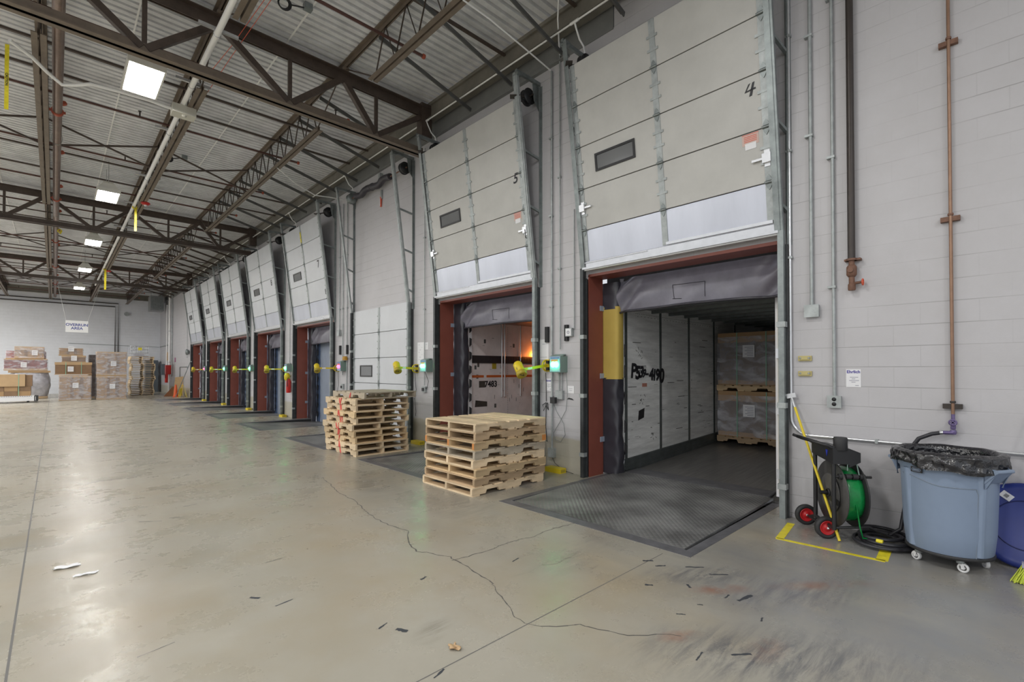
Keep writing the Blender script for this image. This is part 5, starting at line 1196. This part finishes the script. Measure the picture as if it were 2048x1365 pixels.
# kickers from the outer joist down to the wall head
TH = lambda k: ('%d' % k)
k = 0; ky = [2.65, 3.81, 4.98, 6.15, 7.31] + [9.8+1.19*j for j in range(9)] + [22.1+1.2*j for j in range(9)] + [34.4+1.25*j for j in range(6)]
for y in ky:
    one('kicker_brace', MB().bar((3.9, y, 7.25), (5.87, y, 6.75), .02, .075).bar((3.9, y+.03, 7.285), (5.87, y+.03, 6.785), .06, .012), KICK if y < 20 else STEEL,
        'angle brace from the outer roof joist to the wall top' + (', before the nearest truss' if y < 8.65 else ', between nearest and middle truss' if y < 20.9 else ', beyond the middle truss'), 'brace', 'angle braces along the top of the dock wall, ' + ('near bay' if y < 8.65 else 'second bay' if y < 20.9 else 'far bays'))
# bridging between joists
for base, q in ((-3.6, 'before the nearest truss'), (8.65, 'between the nearest and middle trusses'), (20.9, 'between the middle and farthest trusses'), (33.2, 'beyond the farthest truss')):
    for dy in (2.7, 3.75, 8.2, 9.8):
        y = base+dy
        one('bridging_bar', MB().bar((-8, y, 7.25), (5.75, y, 7.25), .05, .035), STEEL, 'thin dark bridging bar under the roof deck, ' + q, 'bridging bar', 'bridging bars ' + q)
    y = base+6.15
    r = thing('cross_bracing', (1, y, 6.6), 'dark crossed bracing between the roof joists, ' + q, 'bracing', 'crossed bracing sets')
    xs = [-4.3, -2.27, -.21, 1.84, 3.88]
    for xa, xb in zip(xs[:-1], xs[1:]):
        MB().bar((xa, y, 7.26), (xb, y+.04, 6.66), .035, .035).build('brace', STEEL, r); MB().bar((xa, y+.05, 6.66), (xb, y+.01, 7.26), .035, .035).build('brace', STEEL, r)
# sprinkler pipes
r = thing('sprinkler_main', (0, 20, 6.72), 'long brown sprinkler main pipe under the roof at the left of the view', 'pipe')
MB().cyl((.0, -3, 6.72), (.0, 45.5, 6.72), .072, 20).build('tube', MAINPIPE, r)
for y in (6.5, 12.9, 19.5, 25.9, 32.3, 38.6):
    m = MB(); m.lathe([(.072,-.05),(.092,-.045),(.096,0),(.092,.045),(.072,.05)], (.0, y, 6.72), 20, (0,1,0)); m.box(-.12, .12, y-.02, y+.02, 6.70, 6.74); m.build('coupling', REDCAP, r, 'red pipe coupling')
by = [3.96+2.88*k for k in range(15)]
m = MB()
for y in by: m.lathe([(.03,0),(.045,.02),(.045,.07),(.03,.09)], (.05, y, 6.76), 12, (.8,0,.6))
m.build('branch_outlet', REDCAP, r)
for y in (8.2, 14.6, 21.5, 28): MB().torus((0, y, 6.80), .085, .006, (0,1,0), 18, 5, 1, 1.9).build('hanger_ring', GALV, r)
for k, y in enumerate(by):
    r = thing('sprinkler_pipe', (-1, y, 6.95), 'dark red sprinkler branch pipe crossing under the roof, ' + ['first', 'second', 'third', 'fourth', 'fifth', 'sixth', 'seventh', 'eighth', 'ninth', 'tenth', 'eleventh', 'twelfth', 'thirteenth', 'fourteenth', 'fifteenth'][k] + ' from the camera', 'pipe', 'sprinkler branch pipes')
    MB().cyl((-8, y, 6.95), (4.48, y, 6.95), .024, 8).build('tube', REDPIPE, r)
    MB().lathe([(.026,0),(.04,.01),(.04,.05),(.02,.06)], (4.44, y, 6.95), 10, (1,0,0)).build('end_cap', REDCAP, r, 'red end cap')
    for x in (4.2, 1.25, -1.7):
        m = MB(); m.cyl((x, y, 6.97), (x, y, 7.06), .014, 6); m.lathe([(.02,0),(.035,.01),(.03,.015)], (x, y, 7.06), 8); m.build('sprinkler_head', DKPIPE, r)
# white pipe along a joist, box, flexible lead
r = thing('white_pipe', (1.72, 18, 6.6), 'long white pipe running under a roof joist into the distance', 'pipe')
MB().cyl((1.70, -3, 6.62), (1.70, 37, 6.62), .042, 16).build('tube', PVC, r)
for y in (5.6, 8.1, 9.9, 12.2, 15.5, 18.3, 21.6, 25, 29, 33):
    m = MB(); m.box(1.46, 1.98, y-.022, y+.022, 6.668, 6.712); m.torus((1.70, y, 6.62), .046, .006, (0,1,0), 16, 5); m.build('strut_hanger', BRIGHT, r)
    MB().cyl((1.70, y+1.2, 6.62), (1.70, y+1.3, 6.62), .047, 16).build('sleeve', PVC, r)
r = thing('junction_box', (1.71, 10.75, 6.5), 'beige metal junction box on the white pipe below the nearest lamp row', 'junction box')
m = MB(); m.box(1.53, 1.90, 10.62, 10.88, 6.42, 6.58); m.build('box', BEIGE, r); MB().lathe([(.04,0),(.04,-.02),(0,-.025)], (1.72, 10.7, 6.42), 12).build('knockout', BEIGE, r)
one('flexible_conduit', MB().tube([(1.55,10.75,6.5),(1.2,10.7,6.5),(.75,10.72,6.5),(.4,10.75,6.49),(.22,10.85,6.44),(.05,10.95,6.42),(-.12,10.75,6.46),(-.3,10.45,6.5),(-.52,10.2,6.52)], .028, 10), PVC, 'white flexible conduit from the junction box passing under the sprinkler main', 'conduit')
def cautape(x, y, z, L_, label, txt=False, w_=.05):
    r = thing('caution_tape', (x, y, z-L_), label, 'caution tape', None)
    MB().slab(lambda u, v: (x+(u-.5)*w_*.95, y-(u-.5)*w_*.3+.012*math.sin(v*7), z-L_*(1-v)), 2, 18, (0,.0015,0)).build('tape_strip', YELT, r)
    if txt: MB().text('CAUTION', (x, y-.02, z-L_*.55), (0,0,-1), (.95,-.3,0), .042, .0015).build('tape_print', INK, r, 'black letters CAUTION')
    if not txt: MB().torus((x-.02, y, z), .05, .02, (0,1,0), 12, 5).build('knot', YELT, r)
cautape(-.55, 10.3, 6.5, .98, 'yellow caution tape hanging at the left edge under the roof', True, .048)
cautape(1.74, 18.3, 6.57, .72, 'yellow tape knotted to the white pipe near the second lamp', w_=.06)
cautape(1.76, 30.5, 6.57, 1.0, 'yellow tape knotted to the far end of the white pipe', w_=.08)
cautape(.12, 23.5, 6.62, .1, 'small yellow tape scrap on the sprinkler main', w_=.05)
for y, q in ((17.6, 'nearer'), (30.9, 'farther')):
    r = thing('red_light', (1.86, y, 6.5), '%s of two small red lights beside the white pipe' % q, 'warning light'); MB().lathe([(.0,-.05),(.08,-.04),(.12,0),(.10,.03),(0,.04)], (1.9, y, 6.55), 16).build('lens', REDP, r); MB().lathe([(.04,0),(.03,-.04),(0,-.045)], (1.9, y, 6.505), 10).build('bulb', PAPER, r)
for x, y, q in ((2.45, 7.55, 'nearest to the camera'), (2.1, 15.2, 'beyond the junction box')):
    r = thing('cable_coil', (x, y, 7.2), 'small black cable coil hanging from the deck, ' + q, 'cable'); m = MB()
    for k in range(3): m.torus((x+.01*k, y, 7.18), .075+.006*k, .01, (.3,1,.2), 18, 6)
    m.tube([(x+.08,y,7.2),(x+.2,y,7.24),(x+.34,y,7.28)], .012, 6); m.build('coil', BLACK, r); MB().box(x+.3, x+.42, y-.05, y+.05, 7.26, 7.355).build('connector', GALVD, r)
one('pale_cable', MB().tube([(3.88,5.0,6.56),(4.4,5.06,6.60),(5.2,5.17,6.62),(5.92,5.27,6.63)], .012, 6), PVC, 'pale straight cable from the outer joist to the conduit between doors 4 and 5', 'cable')
one('pale_cable', MB().tube([(3.88,12.35,6.58),(4.4,12.55,6.38),(5.0,12.85,6.32),(5.45,13.0,6.42),(5.9,13.15,6.5)], .014, 6), PVC, 'sagging pale cable from the outer joist to the door painted 7', 'cable')
one('pale_cable', MB().tube([(4.9,4.15,7.33),(5.3,4.55,7.25),(5.62,4.85,7.12),(5.82,5.0,6.95),(W-.025,5.085,6.8)], .014, 6), PVC, 'pale flexible lead from the deck to the conduit left of door 4', 'cable')
r = thing('conduit', (5.66, 20, 6.93), 'long white conduit strapped along the spandrel above the dock doors', 'conduit')
MB().cyl((5.66, -3, 6.93), (5.66, 41, 6.93), .014, 8).build('tube', PVC, r)
for c_ in (4.55, 8.55, 12.5, 16.8, 21.1, 25.3, 29.4):
    MB().tube([(5.66,c_,6.93),(5.70,c_,6.85),(5.78,c_,6.72),(5.88,c_,6.66),(5.93,c_,6.5)], .014, 6).build('drop_pipe', PVC, r)
    MB().cyl((5.66, c_-.08, 6.93), (5.66, c_+.08, 6.93), .022, 8).build('tee_fitting', PVC, r)
one('red_string', MB().tube([(2.35,7.1,7.25),(2.1,9.0,6.9),(1.88,10.75,6.55)], .005, 4).tube([(2.28,7.2,7.25),(2.05,8.8,6.95),(1.9,9.6,6.8)], .005, 4), INKR, 'thin red strings strung from the deck to the beige junction box', 'string')
# hanging sign
r = thing('hanging_sign', (.9, 36, 3.75), 'white hanging sign reading OVERRUN AREA above the far piles', 'sign')
MB().box(.43, 1.37, 36, 36.02, 3.75, 4.40).build('sign_board', M('sign_white', (.95, .95, .96), .4, emit=None), r)
m = MB(); m.text('OVERRUN', (.9, 36, 4.16), (1,0,0), (0,0,1), .20, .007); m.text('AREA', (.9, 36, 3.97), (1,0,0), (0,0,1), .20, .007); m.build('lettering', INKN, r, 'navy words OVERRUN AREA')
m = MB(); m.tube([(.45,36.01,4.4),(.05,36.2,6.65)], .006, 5); m.tube([(1.35,36.01,4.4),(1.9,36.2,6.58)], .006, 5); m.build('cord', PVC, r)

# ------------------------------------------------------------------ lamps
LQ = ['nearest', 'second', 'third', 'fourth', 'farthest']
for k, y in enumerate((10.0, 17.4, 24.1, 30.9, 38.0)):
    x = 1.03
    r = thing('ceiling_lamp', (x, y, 6.5), '%s lit square lamp in the row hung under the roof' % LQ[k], 'ceiling lamp', 'square lamps in the row under the roof')
    MB().box(x-.225, x+.225, y-.52, y+.52, 6.485, 6.495).build('lens', LENS, r, 'glowing white lens')
    m = MB()
    for a_, b_, c_, d__ in ((-.25, .25, -.55, -.52), (-.25, .25, .52, .55), (-.25, -.225, -.52, .52), (.225, .25, -.52, .52)): m.box(x+a_, x+b_, y+c_, y+d__, 6.47, 6.56)
    m.box(x-.25, x+.25, y-.55, y+.55, 6.56, 6.575); m.prism([(x-.22, y-.5, 6.575), (x+.22, y-.5, 6.575), (x+.12, y-.5, 6.72), (x-.12, y-.5, 6.72)], (0, 1.0, 0)); m.build('housing', HOUS, r)
    MB().box(x-.1, x+.12, y-.2, y+.2, 6.72, 6.84).build('ballast_box', BEIGE, r)
    m = MB()
    for s in (-.4, .4): m.cyl((x, y+s, 6.72), (x, y+s, 7.36), .006, 6)
    m.build('suspension_rod', GALV, r)
def area(x, y, p, z=6.48, sx=.45, sy=1.04):
    l = bpy.data.lights.new('unseen_light', 'AREA'); l.shape = 'RECTANGLE'; l.size = sx; l.size_y = sy; l.energy = p; l.color = (1, .99, .965)
    o = bpy.data.objects.new('unseen_light', l); C.objects.link(o); o.location = (x, y, z); return o
for x, y, p_ in ((1.03, 3.0, 185), (1.03, -4.0, 185)): area(x, y, p_)
for x in (-5.2, -11, -17.5):  # unseen rows, outer ones added for floor bounce, strongest towards the far wall
    for y in (-4, 3, 10, 17.4, 24.1, 31, 38): area(x, y, 330 if y < 28 else 520 if y < 35 else 760)
l = bpy.data.lights.new('amber_glow', 'POINT'); l.energy = 5; l.color = (1, .25, .04); l.shadow_soft_size = .06
o = bpy.data.objects.new('amber_glow', l); C.objects.link(o); o.location = (8.62, y5-.22, 2.02)
# ------------------------------------------------------------------ world and camera
wd = bpy.data.worlds.new('world'); S.world = wd; wd.use_nodes = True
bg = wd.node_tree.nodes['Background']; bg.inputs[0].default_value = (.90, .94, 1.0, 1); bg.inputs[1].default_value = 1.2
cm = bpy.data.cameras.new('camera'); co = bpy.data.objects.new('camera', cm); C.objects.link(co); S.camera = co
cm.sensor_fit = 'HORIZONTAL'; cm.sensor_width = 36; cm.lens = 958.4/2048*36; cm.shift_y = 45.5/2048; cm.clip_start = .05; cm.clip_end = 200
co.location = (0, 0, 1.64); co.rotation_euler = (R(90.78), 0, R(-43.7))
S.view_settings.view_transform = 'Standard'; S.view_settings.look = 'None'; S.view_settings.gamma = 1; S.view_settings.use_curve_mapping = False
S.view_settings.exposure = -0.6
S.cycles.adaptive_threshold = .02; S.cycles.max_bounces = 8; S.cycles.diffuse_bounces = 4; S.cycles.transparent_max_bounces = 12; S.cycles.sample_clamp_indirect = 6
for o in list(C.objects):      # nothing set twice: every top-level object carries a kind
    if o.parent is None and o.type in ('MESH', 'EMPTY') and not o.get('kind'): o['kind'] = 'thing'
